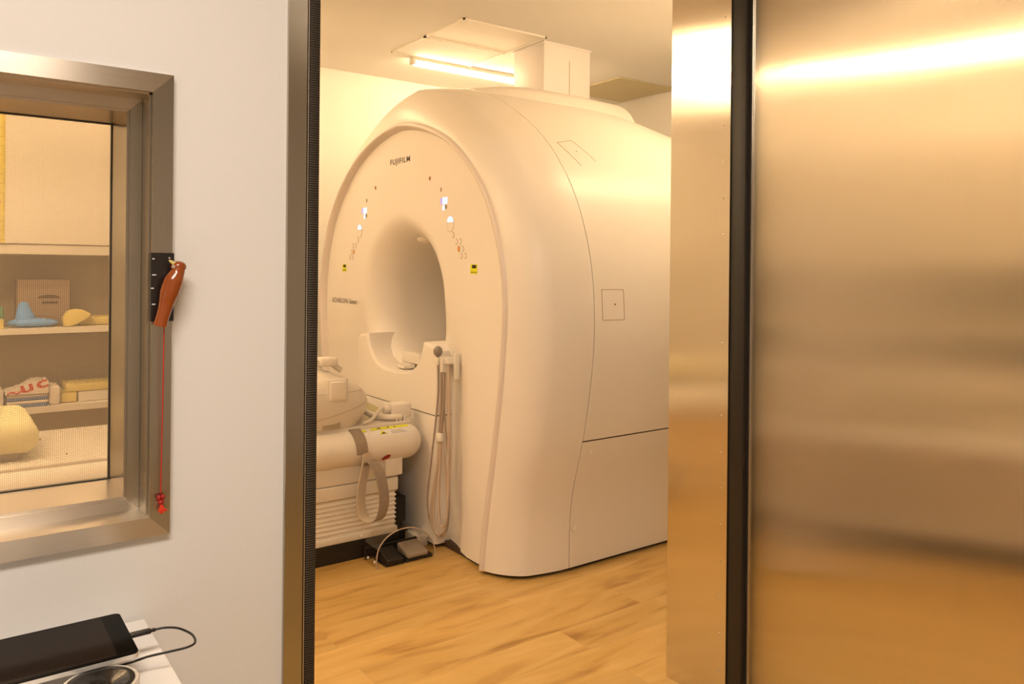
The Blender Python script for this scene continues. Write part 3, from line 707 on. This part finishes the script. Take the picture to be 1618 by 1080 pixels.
tri = MB(); ta = [(1.737, 42), (1.781, 42), (1.752, 56)]
tri.add([(x, RCY - (RR + 0.0018) * math.cos(math.radians(a)), RCZ + (RR + 0.0018) * math.sin(math.radians(a))) for x, a in ta], [[0, 1, 2]]); wtr = tri.build('warning_triangle', M['yellow'], bed)
tb = MB(); tb.add([(x, RCY - (RR + 0.0024) * math.cos(math.radians(a)), RCZ + (RR + 0.0024) * math.sin(math.radians(a))) for x, a in ((1.745, 43.5), (1.772, 43.5), (1.757, 50))], [[0, 1, 2]]); tb.build('triangle_symbol', M['ink'], wtr)
for k in range(3): patch('label_text_line', 1.80, 1.885 - 0.012 * k, 42 + 5 * k, 43.4 + 5 * k, M['grooves'], 0.0016)
q = MB(); pts = []
for k in range(20):
    a = 2 * PI * k / 20; ax, ay = 0.020 * math.cos(a), 12 * math.sin(a); ang = math.radians(-38 + ay)
    pts.append((1.768 + ax + 0.0007 * ay, RCY - (RR + 0.002) * math.cos(ang), RCZ + (RR + 0.002) * math.sin(ang)))
q.add(pts, [list(range(20))]); q.build('red_button', M['red'], bed)

# ---- grey strap over the rail with a hanging loop
st = thing('safety_strap', (1.64, RY0, RZ1), 'grey webbing strap looped over the table rail and hanging down its side', 'strap')
wd = (1, 0, 0); arc = [(1.600, RCY + 0.10, RZ1 + 0.014), (1.606, RCY + 0.03, RZ1 + 0.006)]
for a in (80, 60, 40, 20, 0, -12): arc.append((1.620 + 0.014 * (80 - a) / 92, RCY - (RR + 0.004) * math.cos(math.radians(a)), RCZ + (RR + 0.004) * math.sin(math.radians(a))))
MB().ribbon(arc, wd, 0.058, 0.003).build('strap_band', M['strap'], st)
MB().ribbon([(1.655, RY0 - 0.006, 0.520), (1.652, RY0 - 0.009, 0.49), (1.640, RY0 - 0.012, 0.43), (1.625, RY0 - 0.014, 0.36), (1.620, RY0 - 0.018, 0.28), (1.632, RY0 - 0.034, 0.225), (1.664, RY0 - 0.060, 0.205)],
            (0.93, 0.36, 0), 0.056, 0.0035).build('strap_tail', M['straplight'], st)
MB().ribbon([(1.660, RY0 - 0.060, 0.205), (1.685, RY0 - 0.085, 0.225), (1.700, RY0 - 0.098, 0.29), (1.700, RY0 - 0.085, 0.37), (1.690, RY0 - 0.060, 0.44), (1.676, RY0 - 0.030, 0.478), (1.662, RY0 - 0.014, 0.480), (1.658, RY0 - 0.012, 0.462)],
            (0.95, 0.30, 0), 0.062, 0.0035).build('strap_loop', M['strap'], st)

# ---- receiver coil lying on the table
co = thing('receiver_coil', (1.40, 3.68, 0.634), 'bulky grey-beige receiver coil with latch and carry handle on the table', 'coil')
CY, CH = 3.70, 0.225
def coil_row(x, z0, z1, n=40, kk=1.0):
    """closed ring (one x-station) of the coil body"""
    pass
def coil_prof(z):          # half-extents (length towards the scanner, half width) at height z
    t = max(0.0, min(1.0, (z - 0.634) / 0.285))
    xe = 0.262 + 0.070 * math.sin(PI * min(1.0, 0.10 + 1.05 * t))
    if t > 0.45: xe -= 0.62 * (t - 0.45) ** 2.2
    he = 0.205 + 0.040 * math.sin(PI * min(1.0, 0.12 + 0.95 * t))
    if t > 0.7: he -= 0.50 * (t - 0.7) ** 1.8
    return xe, max(0.05, he)
def coil_shell(z0, z1, cap, name, m, grow=0.0, x_c=1.40):
    rws = []; n = 48; ks = 12
    for k in range(ks + 1):
        z = z0 + (z1 - z0) * k / ks; xe, he = coil_prof(z); xe += grow; he += grow
        e = 0.52
        rws.append([(x_c + (xe if math.cos(a) > 0 else 0.36) * math.copysign(abs(math.cos(a)) ** e, math.cos(a)), CY + he * math.copysign(abs(math.sin(a)) ** e, math.sin(a)), z) for a in [2 * PI * j / n for j in range(n)]])
    q = MB().grid(rws, True); b_ = len(q.v)
    q.f.append(list(range(n))[::-1]); q.f.append([b_ - n + j for j in range(n)])
    return q.build(name, m, co, 50)
coil_shell(0.634, 0.806, True, 'coil_lower_shell', M['coil'])
coil_shell(0.8075, 0.895, True, 'coil_upper_shell', M['coil2'])
coil_shell(0.895, 0.909, True, 'coil_crown', M['coil2'], -0.010)
def coil_pt(x, z, out=0.0):
    xe, he = coil_prof(z); u = (x - 1.40) / (xe if x > 1.40 else 0.36); c = min(1.0, abs(u)) ** (1 / 0.52)
    return (x, CY - he * math.sqrt(max(0.0, 1 - c * c)) ** 0.52 - out, z)
MB().tube([coil_pt(x, 0.652 + 0.10 * ((x - 1.15) / 0.56) ** 1.5, -0.0006) for x in [1.15 + 0.56 * k / 24 for k in range(25)]], 0.0018, 6, 1).build('moulded_crease', M['shelfback'], co)
yl = CY - coil_prof(0.83)[1]
lt_ = MB().box(1.480, 1.568, yl - 0.020, yl + 0.03, 0.772, 0.866, 0.010, 3).build('latch', M['coil2'], co)
MB().box(1.472, 1.576, yl - 0.010, yl + 0.03, 0.764, 0.874, 0.004, 2).build('latch_recess', M['coil'], lt_)
MB().box(1.455, 1.545, CY - coil_prof(0.65)[1] - 0.003, CY, 0.640, 0.672, 0.003, 2).build('base_recess', M['shelfback'], co)
chd = MB().tube([(1.18, CY - 0.12, 0.905), (1.26, CY - 0.12, 0.944), (1.42, CY - 0.12, 0.950), (1.52, CY - 0.12, 0.944), (1.590, CY - 0.12, 0.900)], 0.014, 12, 8).build('carry_handle', M['coil'], co)
MB().box(1.475, 1.565, CY - 0.155, CY - 0.085, 0.925, 0.968, 0.012, 3).build('grip', M['coil2'], chd)
MB().sph((1.640, CY - 0.195, 0.660), 0.005, 0.004, 0.005, 8).build('screw', M['ink'], co)

# coil lead and its plug box
cl = thing('coil_lead', (1.84, 3.66, 0.634), 'pale lead from the coil into a cream plug box at the table end', 'cable')
MB().box(1.845, 1.955, 3.525, 3.61, 0.642, 0.716, 0.010, 3).build('plug_box', M['bed'], cl)
MB().cyl((1.832, 3.565, 0.690), 0.026, 0.03, 'X', 20, bev=0.004).build('cable_gland', M['bed'], cl)
MB().tube([(1.822, 3.565, 0.692), (1.802, 3.562, 0.694), (1.765, 3.54, 0.676), (1.73, 3.52, 0.655), (1.70, 3.508, 0.647), (1.672, 3.505, 0.646)], 0.0085, 10, 8).build('lead', M['coil2'], cl)
MB().tube([(1.735, 3.70, 0.690), (1.755, 3.66, 0.675), (1.775, 3.61, 0.658), (1.80, 3.57, 0.6535), (1.84, 3.525, 0.6535), (1.89, 3.515, 0.6535)], 0.016, 12, 8).build('thick_lead', M['coil2'], cl)
for k in range(3): MB().cyl((1.862 + 0.022 * k, 3.512, 0.647), 0.006, 0.026, 'Z', 10, bev=0.001).build('plug_pin', M['labelwhite'], cl)
wdg = thing('foam_wedge', (1.72, 3.82, 0.634), 'cream foam wedge lying on the table behind the coil lead', 'foam wedge')
MB().prism([(1.745, 0.635), (1.93, 0.635), (1.92, 0.645), (1.79, 0.715), (1.745, 0.72)], 'Y', 3.76, 3.98).build('wedge_body', M['cream'], wdg)

# ================================================================== HOSES BY THE HOUSING
hy = YC - 0.478; hx0 = 2.00
cb = thing('call_bulb', (2.0, hy - 0.02, 1.0), 'grey rubber call bulb hooked on the housing corner, its thin tube hanging', 'call bulb')
MB().sph((1.995, 3.338, 0.992), 0.023, 0.023, 0.026, 22).build('bulb', M['bulb'], cb)
MB().cyl((1.995, 3.338, 0.962), 0.008, 0.03, 'Z', 12).build('bulb_neck', M['bulb'], cb)
MB().tube([(1.995, 3.338, 0.95), (2.000, 3.340, 0.80), (1.995, 3.352, 0.65), (1.985, 3.375, 0.45), (1.980, 3.398, 0.28), (1.985, 3.400, 0.18), (1.995, 3.365, 0.115), (2.0, 3.31, 0.09), (2.005, 3.262, 0.12), (2.01, 3.245, 0.22), (2.01, 3.256, 0.45), (2.005, 3.290, 0.70), (2.002, 3.31, 0.90)], 0.0048, 8, 8).build('bulb_tube', M['hosedark'], cb)
cp = thing('hose_clip', (2.02, 3.31, 0.93), 'cream square clip on the housing corner holding the bulb tube', 'clip', 'hose clips')
MB().box(1.985, 2.035, 3.322, 3.358, 0.925, 0.963, 0.004, 2).build('clip_body', M['clip'], cp)
MB().box(2.02, 2.075, 3.345, 3.39, 0.93, 0.958, 0.003, 1).build('clip_arm', M['clip'], cp)
cp = thing('hose_clip', (2.05, 3.27, 0.93), 'taller pale clip right of the grey bulb, holding the headset hoses', 'clip', 'hose clips')
MB().box(1.99, 2.05, 3.288, 3.308, 0.892, 0.965, 0.003, 2).build('clip_body', M['clip'], cp)
MB().box(2.0, 2.062, 3.255, 3.285, 0.935, 0.962, 0.003, 2).build('clip_body', M['clip'], cp)
MB().box(2.035, 2.064, 3.245, 3.257, 0.86, 0.985, 0.003, 2).build('clip_rail', M['clip'], cp)
hs = thing('headset_hose', (2.0, 3.29, 0.93), 'bundle of looped grey-beige headset hoses hanging beside the table end', 'hose')
MB().tube([(1.995, 3.298, 0.89), (2.0, 3.305, 0.78), (2.0, 3.318, 0.62), (2.0, 3.322, 0.585)], 0.0075, 10, 8).build('corrugated_hose', M['hosedark'], hs)
MB().tube([(2.0, 3.288, 0.89), (2.0, 3.284, 0.78), (2.0, 3.300, 0.64), (2.0, 3.312, 0.585)], 0.0065, 10, 8).build('corrugated_hose', M['hosedark'], hs)
MB().cyl((2.0, 3.316, 0.572), 0.019, 0.042, 'Z', 20, bev=0.004).build('hose_coupler', M['clip'], hs)
lo_ = [[(2.0, 3.322, 0.55), (1.995, 3.345, 0.40), (1.99, 3.378, 0.22), (1.99, 3.370, 0.13), (1.995, 3.325, 0.085), (2.0, 3.275, 0.10), (2.01, 3.252, 0.20), (2.01, 3.275, 0.38), (2.005, 3.310, 0.55)],
       [(2.0, 3.318, 0.55), (1.99, 3.335, 0.38), (1.985, 3.350, 0.22), (1.985, 3.330, 0.12), (1.99, 3.285, 0.105), (2.0, 3.250, 0.18), (2.01, 3.248, 0.45), (2.012, 3.252, 0.70), (2.010, 3.262, 0.935)],
       [(2.0, 3.310, 0.55), (1.99, 3.305, 0.38), (1.985, 3.300, 0.24), (1.985, 3.275, 0.15), (1.995, 3.240, 0.20), (2.0, 3.240, 0.45), (2.01, 3.258, 0.70), (2.012, 3.268, 0.935)]]
for l_ in lo_: MB().tube(l_, 0.0062, 10, 10).build('hose_loop', M['hose'], hs)

# ================================================================== FOOT SWITCH
fs = thing('foot_switch', (1.80, 3.36, 0), 'two-pedal foot switch under a clear arched guard on the floor', 'foot switch')
MB().box(1.700, 1.80, 3.300, 3.45, 0.0, 0.012, 0.003, 1).build('pedal_base', M['black'], fs)
MB().box(1.805, 1.955, 3.300, 3.45, 0.0, 0.016, 0.003, 1).build('pedal_base', M['black'], fs)
MB().box(1.663, 1.945, 3.440, 3.452, 0.0, 0.06, 0.003, 1).build('rear_bar', M['black'], fs)
def wedge(x0, x1, y0, y1, z0, za, zb2, bev):
    bm = bmesh.new(); bmesh.ops.create_cube(bm, size=1)
    for v_ in bm.verts:
        top = v_.co.z > 0; bkk = v_.co.y > 0
        v_.co = Vector((x0 + (x1 - x0) * (v_.co.x + .5), y0 + (y1 - y0) * (v_.co.y + .5), (zb2 if bkk else za) if top else z0))
    bmesh.ops.bevel(bm, geom=bm.edges[:], offset=bev, segments=3, profile=.5, affect='EDGES'); return MB().bm(bm)
wedge(1.705, 1.79, 3.292, 3.40, 0.010, 0.034, 0.062, 0.006).build('black_pedal', M['black'], fs)
wedge(1.815, 1.925, 3.292, 3.41, 0.018, 0.040, 0.066, 0.008).build('grey_pedal', M['pedalgrey'], fs)
ag = MB(); rw = []
prof = [(1.652, 0.002), (1.655, 0.07), (1.678, 0.118), (1.72, 0.150), (1.775, 0.166), (1.84, 0.162), (1.90, 0.136), (1.94, 0.095), (1.962, 0.045), (1.964, 0.002)]
P_ = catmull([Vector((p[0], p[1], 0)) for p in prof], 6)
for i, p in enumerate(P_):
    t = (P_[min(i + 1, len(P_) - 1)] - P_[max(i - 1, 0)]).normalized(); n_ = Vector((-t.y, t.x, 0)) * 0.005; q_ = p - n_
    rw.append([(p.x, 3.300, p.y), (p.x, 3.44, p.y), (q_.x, 3.44, q_.y), (q_.x, 3.300, q_.y)])
ag.grid(rw, True).build('clear_guard', M['acrylic'], fs)
MB().tube([(p.x, 3.2985, p.y) for p in P_], 0.0028, 8, 1).build('guard_rim', part := M['hose'], fs)
for y_ in (3.32, 3.39): MB().sph((1.6535, y_, 0.03), 0.005, 0.007, 0.007, 12).build('guard_screw', M['labelwhite'], fs)

# ================================================================== SHELVING SEEN THROUGH THE WINDOW
sh = thing('storage_shelf', (0.5, 5.2, 0), 'white shelving seen through the observation window, at the far wall', 'shelf')
SX0, SX1, SY0, SY1 = -0.40, 1.30, 5.0, 5.41
MB().box(SX0, SX1, SY1 - 0.015, SY1, 0.02, 2.30).build('back_panel', M['shelfback'], sh)
for x in (SX0, SX1 - 0.025): MB().box(x, x + 0.025, SY0, SY1 - 0.015, 0, 2.30).build('side_panel', M['shelf'], sh)
for z0, z1 in ((1.020, 1.052), (0.586, 0.620), (0.04, 0.07)): MB().box(SX0 + 0.025, SX1 - 0.025, SY0, SY1 - 0.015, z0, z1, 0.001, 1).build('shelf_board', M['shelf'], sh)
MB().box(SX0 + 0.025, SX1 - 0.025, SY0 - 0.004, SY1 - 0.015, 1.455, 1.510, 0.002, 1).build('light_rail', M['shelf'], sh)
for x0 in (SX0, 0.02, 0.872): 
    x1 = {SX0: 0.015, 0.02: 0.868, 0.872: SX1}[x0]
    MB().box(x0 + 0.002, x1, SY0 - 0.018, SY0, 1.514, 2.30, 0.002, 1).build('cupboard_door', M['shelf'], sh)
MB().box(SX0 + 0.025, SX1 - 0.025, SY0, SY1 - 0.015, 1.51, 2.30).build('cupboard_box', M['shelf'], sh)
tp = thing('measuring_tape', (0.27, 4.98, 1.52), 'yellow measuring tape strip hanging down the white cupboard door', 'measuring tape')
MB().box(0.235, 0.287, 4.978, 4.981, 1.515, 2.25).build('tape_strip', M['tape'], tp)
q = MB()
for k in range(72):
    l_ = 0.022 if k % 5 == 0 else 0.012; q.box(0.287 - l_, 0.287, 4.9768, 4.978, 1.53 + k * 0.01, 1.5312 + k * 0.01)
q.build('tape_ticks', M['ink'], tp)
MB().torus((0.252, 4.977, 1.735), 0.012, 0.003, 'Y', 24, 6).build('red_ring_mark', M['redstring'], tp)
# middle shelf (z 1.052)
zs = 1.0525
bx = thing('card_box', (0.55, 5.30, zs), 'grey-brown card box at the back of the middle shelf, oval cut-out in front', 'box', 'boxes on the shelves')
MB().box(0.36, 0.62, 5.18, 5.385, zs, 1.315, 0.003, 1).build('box_body', M['cardboard'], bx)
pts = [(0.515 + 0.055 * math.cos(a) , 1.212 + 0.020 * max(0, math.sin(a)) ** 0.7 - 0.004) for a in [2 * PI * k / 24 for k in range(24)]]
MB().prism(pts, 'Y', 5.176, 5.181).build('hand_hole', M['gap'], bx)
MB().box(0.48, 0.56, 5.176, 5.181, 1.178, 1.192).build('printed_bar', M['gap'], bx)
bx = thing('card_box', (0.80, 5.30, zs), 'low card box behind the yellow foam pads on the middle shelf', 'box', 'boxes on the shelves')
MB().box(0.45, 0.62, 5.14, 5.178, zs, 1.07, 0.003, 1).build('box_body', M['cardboard'], bx)
bf = thing('blue_foam_pad', (0.45, 5.08, zs), 'blue foam pad with an upright cone, in clear plastic on the middle shelf', 'foam pad')
q = MB().sph((0.43, 5.09, zs + 0.026), 0.125, 0.065, 0.026, 24); q.build('pad_base', M['bluefoam'], bf)
q = MB(); r_ = []
for z, rx, cx_ in ((0.0, 0.055, 0.40), (0.04, 0.050, 0.395), (0.08, 0.036, 0.388), (0.11, 0.026, 0.384), (0.128, 0.018, 0.386), (0.132, 0.002, 0.387)):
    r_.append([(cx_ + rx * math.cos(2 * PI * j / 20), 5.09 + rx * 0.8 * math.sin(2 * PI * j / 20), zs + 0.01 + z) for j in range(20)])
q.grid(r_, True).build('cone', M['bluefoam'], bf, 60)
MB().sph((0.43, 5.085, zs + 0.034), 0.135, 0.078, 0.033, 24).build('plastic_wrap', M['bag'], bf)
gf = thing('green_foam_block', (0.28, 5.1, zs), 'green foam block at the left end of the middle shelf', 'foam block')
MB().box(0.15, 0.295, 5.12, 5.25, zs, zs + 0.115, 0.012, 3).build('block_body', M['greenfoam'], gf)
bx = thing('card_box', (0.23, 5.05, zs), 'small pale box at the left edge of the middle shelf', 'box', 'boxes on the shelves')
MB().box(0.12, 0.288, 5.005, 5.07, zs, zs + 0.052, 0.002, 1).build('box_body', M['yellowfoam'], bx)
yf = thing('yellow_foam_pad', (0.66, 5.08, zs), 'round-topped yellow foam pad leaning on the middle shelf', 'foam pad', 'yellow foam pads')
pts = [(0.575, zs), (0.568, zs + 0.05), (0.590, zs + 0.085), (0.63, zs + 0.100), (0.675, zs + 0.092), (0.71, zs + 0.068), (0.70, zs + 0.048), (0.64, zs + 0.012), (0.60, zs)]
bm = bmesh.new(); va = [bm.verts.new((p[0], 5.03, p[1])) for p in pts]; vb = [bm.verts.new((p[0], 5.10, p[1])) for p in pts]
bm.faces.new(va); bm.faces.new(vb[::-1])
for i in range(len(pts)): bm.faces.new((va[i], vb[i], vb[(i + 1) % len(pts)], va[(i + 1) % len(pts)]))
bmesh.ops.recalc_face_normals(bm, faces=bm.faces); bmesh.ops.bevel(bm, geom=bm.edges[:], offset=0.008, segments=3, profile=.5, affect='EDGES')
MB().bm(bm).build('pad_body', M['yellowfoam'], yf, 60)
yf = thing('yellow_foam_pad', (0.80, 5.12, zs), 'flat yellow foam pad lying at the right of the middle shelf', 'foam pad', 'yellow foam pads')
MB().box(0.655, 1.05, 5.11, 5.30, zs, zs + 0.048, 0.012, 3).build('pad_body', M['yellowfoam'], yf)
# lower shelf (z .62)
zs = 0.6205
tw = thing('folded_towel', (0.42, 5.1, zs), 'folded blue-striped towel at the bottom of the small stack', 'towel', 'folded towels on the lower shelf')
for k in range(4): MB().box(0.305, 0.500, 5.02, 5.22, zs + 0.018 * k, zs + 0.018 * (k + 1) - 0.001, 0.006, 3).build('towel_fold', M['towelblue'] if k % 2 == 0 else M['towel'], tw)
tw = thing('folded_towel', (0.44, 5.1, zs + 0.072), 'folded white towel with red lettering on top of the stack', 'towel', 'folded towels on the lower shelf')
q = MB(); r_ = []
def tz(x, y): return zs + 0.080 + 0.055 * smoothstep(0.30, 0.46, x) - 0.012 * smoothstep(0.5, 0.56, x) + 0.006 * math.sin(x * 60 + y * 20)
for i in range(15):
    x = 0.30 + 0.20 * i / 14; r_.append([(x, 5.01 + 0.21 * j / 10, tz(x, j / 10)) for j in range(11)] + [(x, 5.22, zs + 0.072), (x, 5.01, zs + 0.072)])
q.grid(r_, True); q.f.append([j for j in range(13)][::-1]); q.f.append([14 * 13 + j for j in range(13)]); q.build('towel_cloth', M['towel'], tw, 60)
text_mesh('uc', 'red_letters', M['redstring'], tw, (0.375, 5.008, zs + 0.078), (0.97, 0, 0.24), (-0.24, 0, 0.97), 0.13, 0.042, 0.0012, 0.02)
MB().tube([(0.305, 5.0085, zs + 0.078), (0.33, 5.0085, zs + 0.088), (0.35, 5.0085, zs + 0.080), (0.372, 5.0085, zs + 0.092)], 0.004, 6, 5).build('red_stroke', M['redstring'], tw)
tw = thing('folded_towel', (0.53, 5.12, zs), 'white towel roll standing right of the towel stack', 'towel', 'folded towels on the lower shelf')
MB().box(0.502, 0.560, 5.03, 5.2, zs, zs + 0.105, 0.016, 3).build('towel_cloth', M['towel'], tw)
bx = thing('card_box', (0.25, 5.08, zs), 'pale box at the left edge of the lower shelf', 'box', 'boxes on the shelves')
MB().box(0.12, 0.290, 5.01, 5.2, zs, zs + 0.10, 0.003, 1).build('box_body', M['shelf'], bx)
bx = thing('card_box', (0.75, 5.15, zs), 'small white box under the yellow pad on the lower shelf', 'box', 'boxes on the shelves')
MB().box(0.655, 0.99, 5.07, 5.26, zs, zs + 0.056, 0.003, 1).build('box_body', M['shelf'], bx)
yf = thing('yellow_foam_pad', (0.75, 5.15, zs + 0.056), 'flat yellow foam pad lying on the small white box', 'foam pad', 'yellow foam pads')
MB().box(0.59, 1.02, 5.08, 5.30, zs + 0.057, zs + 0.100, 0.010, 3).build('pad_body', M['yellowfoam'], yf)
yf = thing('yellow_foam_pad', (0.61, 5.15, zs), 'short yellow foam pad between the towel roll and the white box', 'foam pad', 'yellow foam pads')
MB().box(0.565, 0.648, 5.07, 5.30, zs, zs + 0.056, 0.010, 3).build('pad_body', M['yellowfoam'], yf)
cu_ = thing('cream_cushion', (0.12, 3.85, 0.635), 'big cream cushion lying on the table end, seen through the observation window', 'cushion')
bm = bmesh.new(); bmesh.ops.create_cube(bm, size=1)
for v_ in bm.verts: v_.co = Vector((0.08 + 0.50 * v_.co.x, 3.83 + 0.52 * v_.co.y, 0.718 + 0.115 * v_.co.z))
bmesh.ops.bevel(bm, geom=bm.edges[:], offset=0.055, segments=6, profile=.5, affect='EDGES')
for v_ in bm.verts:
    r_2 = ((v_.co.x - 0.08) / 0.25) ** 2 * 0.5 + ((v_.co.y - 3.83) / 0.26) ** 2 * 0.5
    if v_.co.z > 0.718: v_.co.z += 0.035 * (1 - r_2)
MB().bm(bm).build('cushion_body', M['cream'], cu_, 80)
MB().box(-0.12, 0.26, 3.60, 4.06, 0.6345, 0.675, 0.01, 2).build('cushion_pad', M['pedalgrey'], cu_)
# ================================================================== WOODPECKER DOOR KNOCKER
wk = thing('bird_door_knocker', (0.342, 1.586, 1.36), 'brown wooden bird knocker on a black plate, red string hanging, on the window frame', 'door knocker')
MB().box(0.3215, 0.3625, 1.5805, 1.586, 1.2955, 1.4245, 0.0012, 1).build('mount_plate', M['plate'], wk)
for x, z, l_ in ((0.3235, 1.412, .004), (0.3235, 1.382, .007), (0.3215, 1.357, .005), (0.3235, 1.327, .006), (0.345, 1.360, .004), (0.352, 1.414, .003)):
    MB().box(x, x + l_, 1.5795, 1.5806, z, z + 0.002).build('plate_mark', M['labelwhite'], wk)
MB().tube([(0.3355, 1.565, 1.289), (0.3385, 1.563, 1.303), (0.344, 1.562, 1.325), (0.350, 1.561, 1.350), (0.357, 1.560, 1.372), (0.3635, 1.560, 1.388), (0.3665, 1.561, 1.400)], 0.01, 20, 6,
          radii=[0.0125, 0.0115, 0.0125, 0.0170, 0.0170, 0.0125, 0.0112]).build('bird_body', M['bird'], wk, 70)
MB().sph((0.3655, 1.561, 1.3985), 0.0140, 0.0125, 0.0110, 20).build('bird_head', M['bird'], wk)
MB().tube([(0.356, 1.557, 1.4045), (0.3505, 1.556, 1.4085), (0.3470, 1.556, 1.4105)], 0.003, 10, 3, radii=[0.0038, 0.0026, 0.0006]).build('beak', M['yellowfoam'], wk)
ey = MB().sph((0.3545, 1.5520, 1.3985), 0.0028, 0.0018, 0.0030, 12).build('eye', M['labelwhite'], wk)
MB().sph((0.3537, 1.5505, 1.3990), 0.0013, 0.0010, 0.0014, 10).build('pupil', M['black'], ey)
MB().tube([(0.345, 1.582, 1.36), (0.350, 1.565, 1.362)], 0.003, 8, 1).build('pivot_pin', M['plate'], wk)
MB().tube([(0.3425, 1.568, 1.292), (0.3425, 1.570, 1.20), (0.342, 1.574, 1.08), (0.3415, 1.578, 0.972)], 0.0011, 8, 4).build('red_cord', M['redstring'], wk)
MB().sph((0.3385, 1.577, 0.965), 0.0050, 0.005, 0.0055, 14).build('red_bead', M['red'], wk)
MB().sph((0.3450, 1.576, 0.966), 0.0045, 0.005, 0.0050, 14).build('red_bead', M['red'], wk)
MB().sph((0.3415, 1.575, 0.957), 0.0065, 0.005, 0.0045, 14).build('red_knot', M['red'], wk)
for k in range(9):
    a = -0.5 + k * 0.16; MB().tube([(0.342, 1.575, 0.955), (0.342 + 0.006 * math.sin(a), 1.573, 0.945), (0.343 + 0.013 * math.sin(a), 1.574 - 0.001 * (k % 3), 0.935 + 0.006 * abs(math.sin(a * 2)))], 0.0014, 6, 4).build('tassel_strand', M['tassel'], wk)

# ================================================================== DESK, TABLET, LENS
dk = thing('white_desk', (-0.1, 1.2, 0), 'white desk against the wall below the observation window', 'desk')
MB().box(-0.95, 0.3175, 1.4415, 1.588, 0.712, 0.740, 0.0015, 1).build('rear_top_strip', M['desk'], dk)
MB().box(-0.95, 0.3175, 0.92, 1.4400, 0.712, 0.740, 0.0015, 1).build('desk_top', M['desk'], dk)
MB().box(0.270, 0.300, 0.95, 1.57, 0.0, 0.712, 0.002, 1).build('side_panel', M['desk'], dk)
MB().box(-0.93, -0.90, 0.95, 1.57, 0.0, 0.712, 0.002, 1).build('side_panel', M['desk'], dk)
MB().box(-0.90, 0.270, 1.54, 1.56, 0.3, 0.712, 0.002, 1).build('back_panel', M['desk'], dk)
ZT = 0.7812
ln = thing('camera_lens', (0.200, 1.302, 0.740), 'black round lens with ribbed silver ring under the tablet edge', 'lens')
lc = (0.200, 1.302)
MB().cyl((lc[0], lc[1], 0.7510), 0.051, 0.021, 'Z', 48, bev=0.002).build('lens_barrel', M['lensblack'], ln)
q = MB(); rws = []; n_ = 120
for z, dr_ in ((0.758, 0), (0.761, 1), (0.777, 1), (0.779, 0)):
    rws.append([(lc[0] + (0.0520 + (0.0016 if (j % 2 and dr_) else 0)) * math.cos(2 * PI * j / n_), lc[1] + (0.0520 + (0.0016 if (j % 2 and dr_) else 0)) * math.sin(2 * PI * j / n_), z) for j in range(n_)])
rws.append([(lc[0] + 0.0475 * math.cos(2 * PI * j / n_), lc[1] + 0.0475 * math.sin(2 * PI * j / n_), 0.7792) for j in range(n_)])
q.grid(rws, True).build('ribbed_ring', M['alu'], ln, 20)
q = MB(); rws = []
for r, z in ((0.048, 0.7745), (0.0470, 0.7800), (0.0400, 0.7802), (0.036, 0.7780), (0.022, 0.7740), (0.017, 0.7700)):
    rws.append([(lc[0] + r * math.cos(2 * PI * j / 64), lc[1] + r * math.sin(2 * PI * j / 64), z) for j in range(64)])
q.grid(rws, True).build('front_ring', M['lensblack'], ln, 30)
MB().sph((lc[0], lc[1], 0.7675), 0.0180, 0.0180, 0.005, 32).build('front_glass', M['lensglass'], ln)
pb = thing('black_battery_pack', (0.06, 1.42, 0.740), 'flat black block holding up the tablet on the desk', 'battery pack')
MB().box(0.02, 0.115, 1.352, 1.50, 0.7405, 0.7808, 0.004, 2).build('pack_body', M['lensblack'], pb)
tbl = thing('tablet', (0.13, 1.43, ZT), 'dark-screened tablet lying above the desk corner, silver edge', 'tablet')
def rrect(x0, x1, y0, y1, r, n=6):
    out = []
    for cx_, cy_, a0 in ((x1 - r, y1 - r, 0), (x0 + r, y1 - r, 90), (x0 + r, y0 + r, 180), (x1 - r, y0 + r, 270)):
        for k in range(n + 1): a = math.radians(a0 + 90 * k / n); out.append((cx_ + r * math.cos(a), cy_ + r * math.sin(a)))
    return out
TX0, TX1, TY0, TY1 = 0.018, 0.2625, 1.346, 1.519
MB().prism(rrect(TX0, TX1, TY0, TY1, 0.010), 'Z', ZT, ZT + 0.0070).build('aluminium_back', M['alu'], tbl)
fg_ = MB().prism(rrect(TX0 + .0003, TX1 - .0003, TY0 + .0003, TY1 - .0003, 0.0098), 'Z', ZT + 0.0070, ZT + 0.0086).build('front_glass', M['tabbezel'], tbl)
MB().box(TX0 + 0.012, TX1 - 0.030, TY0 + 0.006, TY1 - 0.006, ZT + 0.0084, ZT + 0.0089).build('screen', M['tabscreen'], fg_)
cc = thing('charging_cable', (0.27, 1.43, ZT), 'black charging cable plugged into the tablet and curling back under it', 'cable')
MB().box(0.2630, 0.296, 1.4215, 1.4335, ZT - 0.001, ZT + 0.0062, 0.0025, 3).build('plug', M['cable'], cc)
MB().box(0.296, 0.3035, 1.4235, 1.4315, ZT, ZT + 0.0052, 0.002, 2).build('strain_relief', M['cable'], cc)
MB().tube([(0.302, 1.4275, ZT + 0.0026), (0.318, 1.424, ZT + 0.003), (0.336, 1.408, ZT + 0.003), (0.3485, 1.375, ZT + 0.002), (0.3480, 1.352, ZT - 0.002), (0.335, 1.346, ZT - 0.004), (0.31, 1.353, ZT - 0.007), (0.28, 1.362, ZT - 0.010), (0.265, 1.370, ZT - 0.0150), (0.255, 1.40, ZT - 0.030), (0.21, 1.42, ZT - 0.0390)], 0.0019, 10, 8).build('cord', M['cable'], cc)
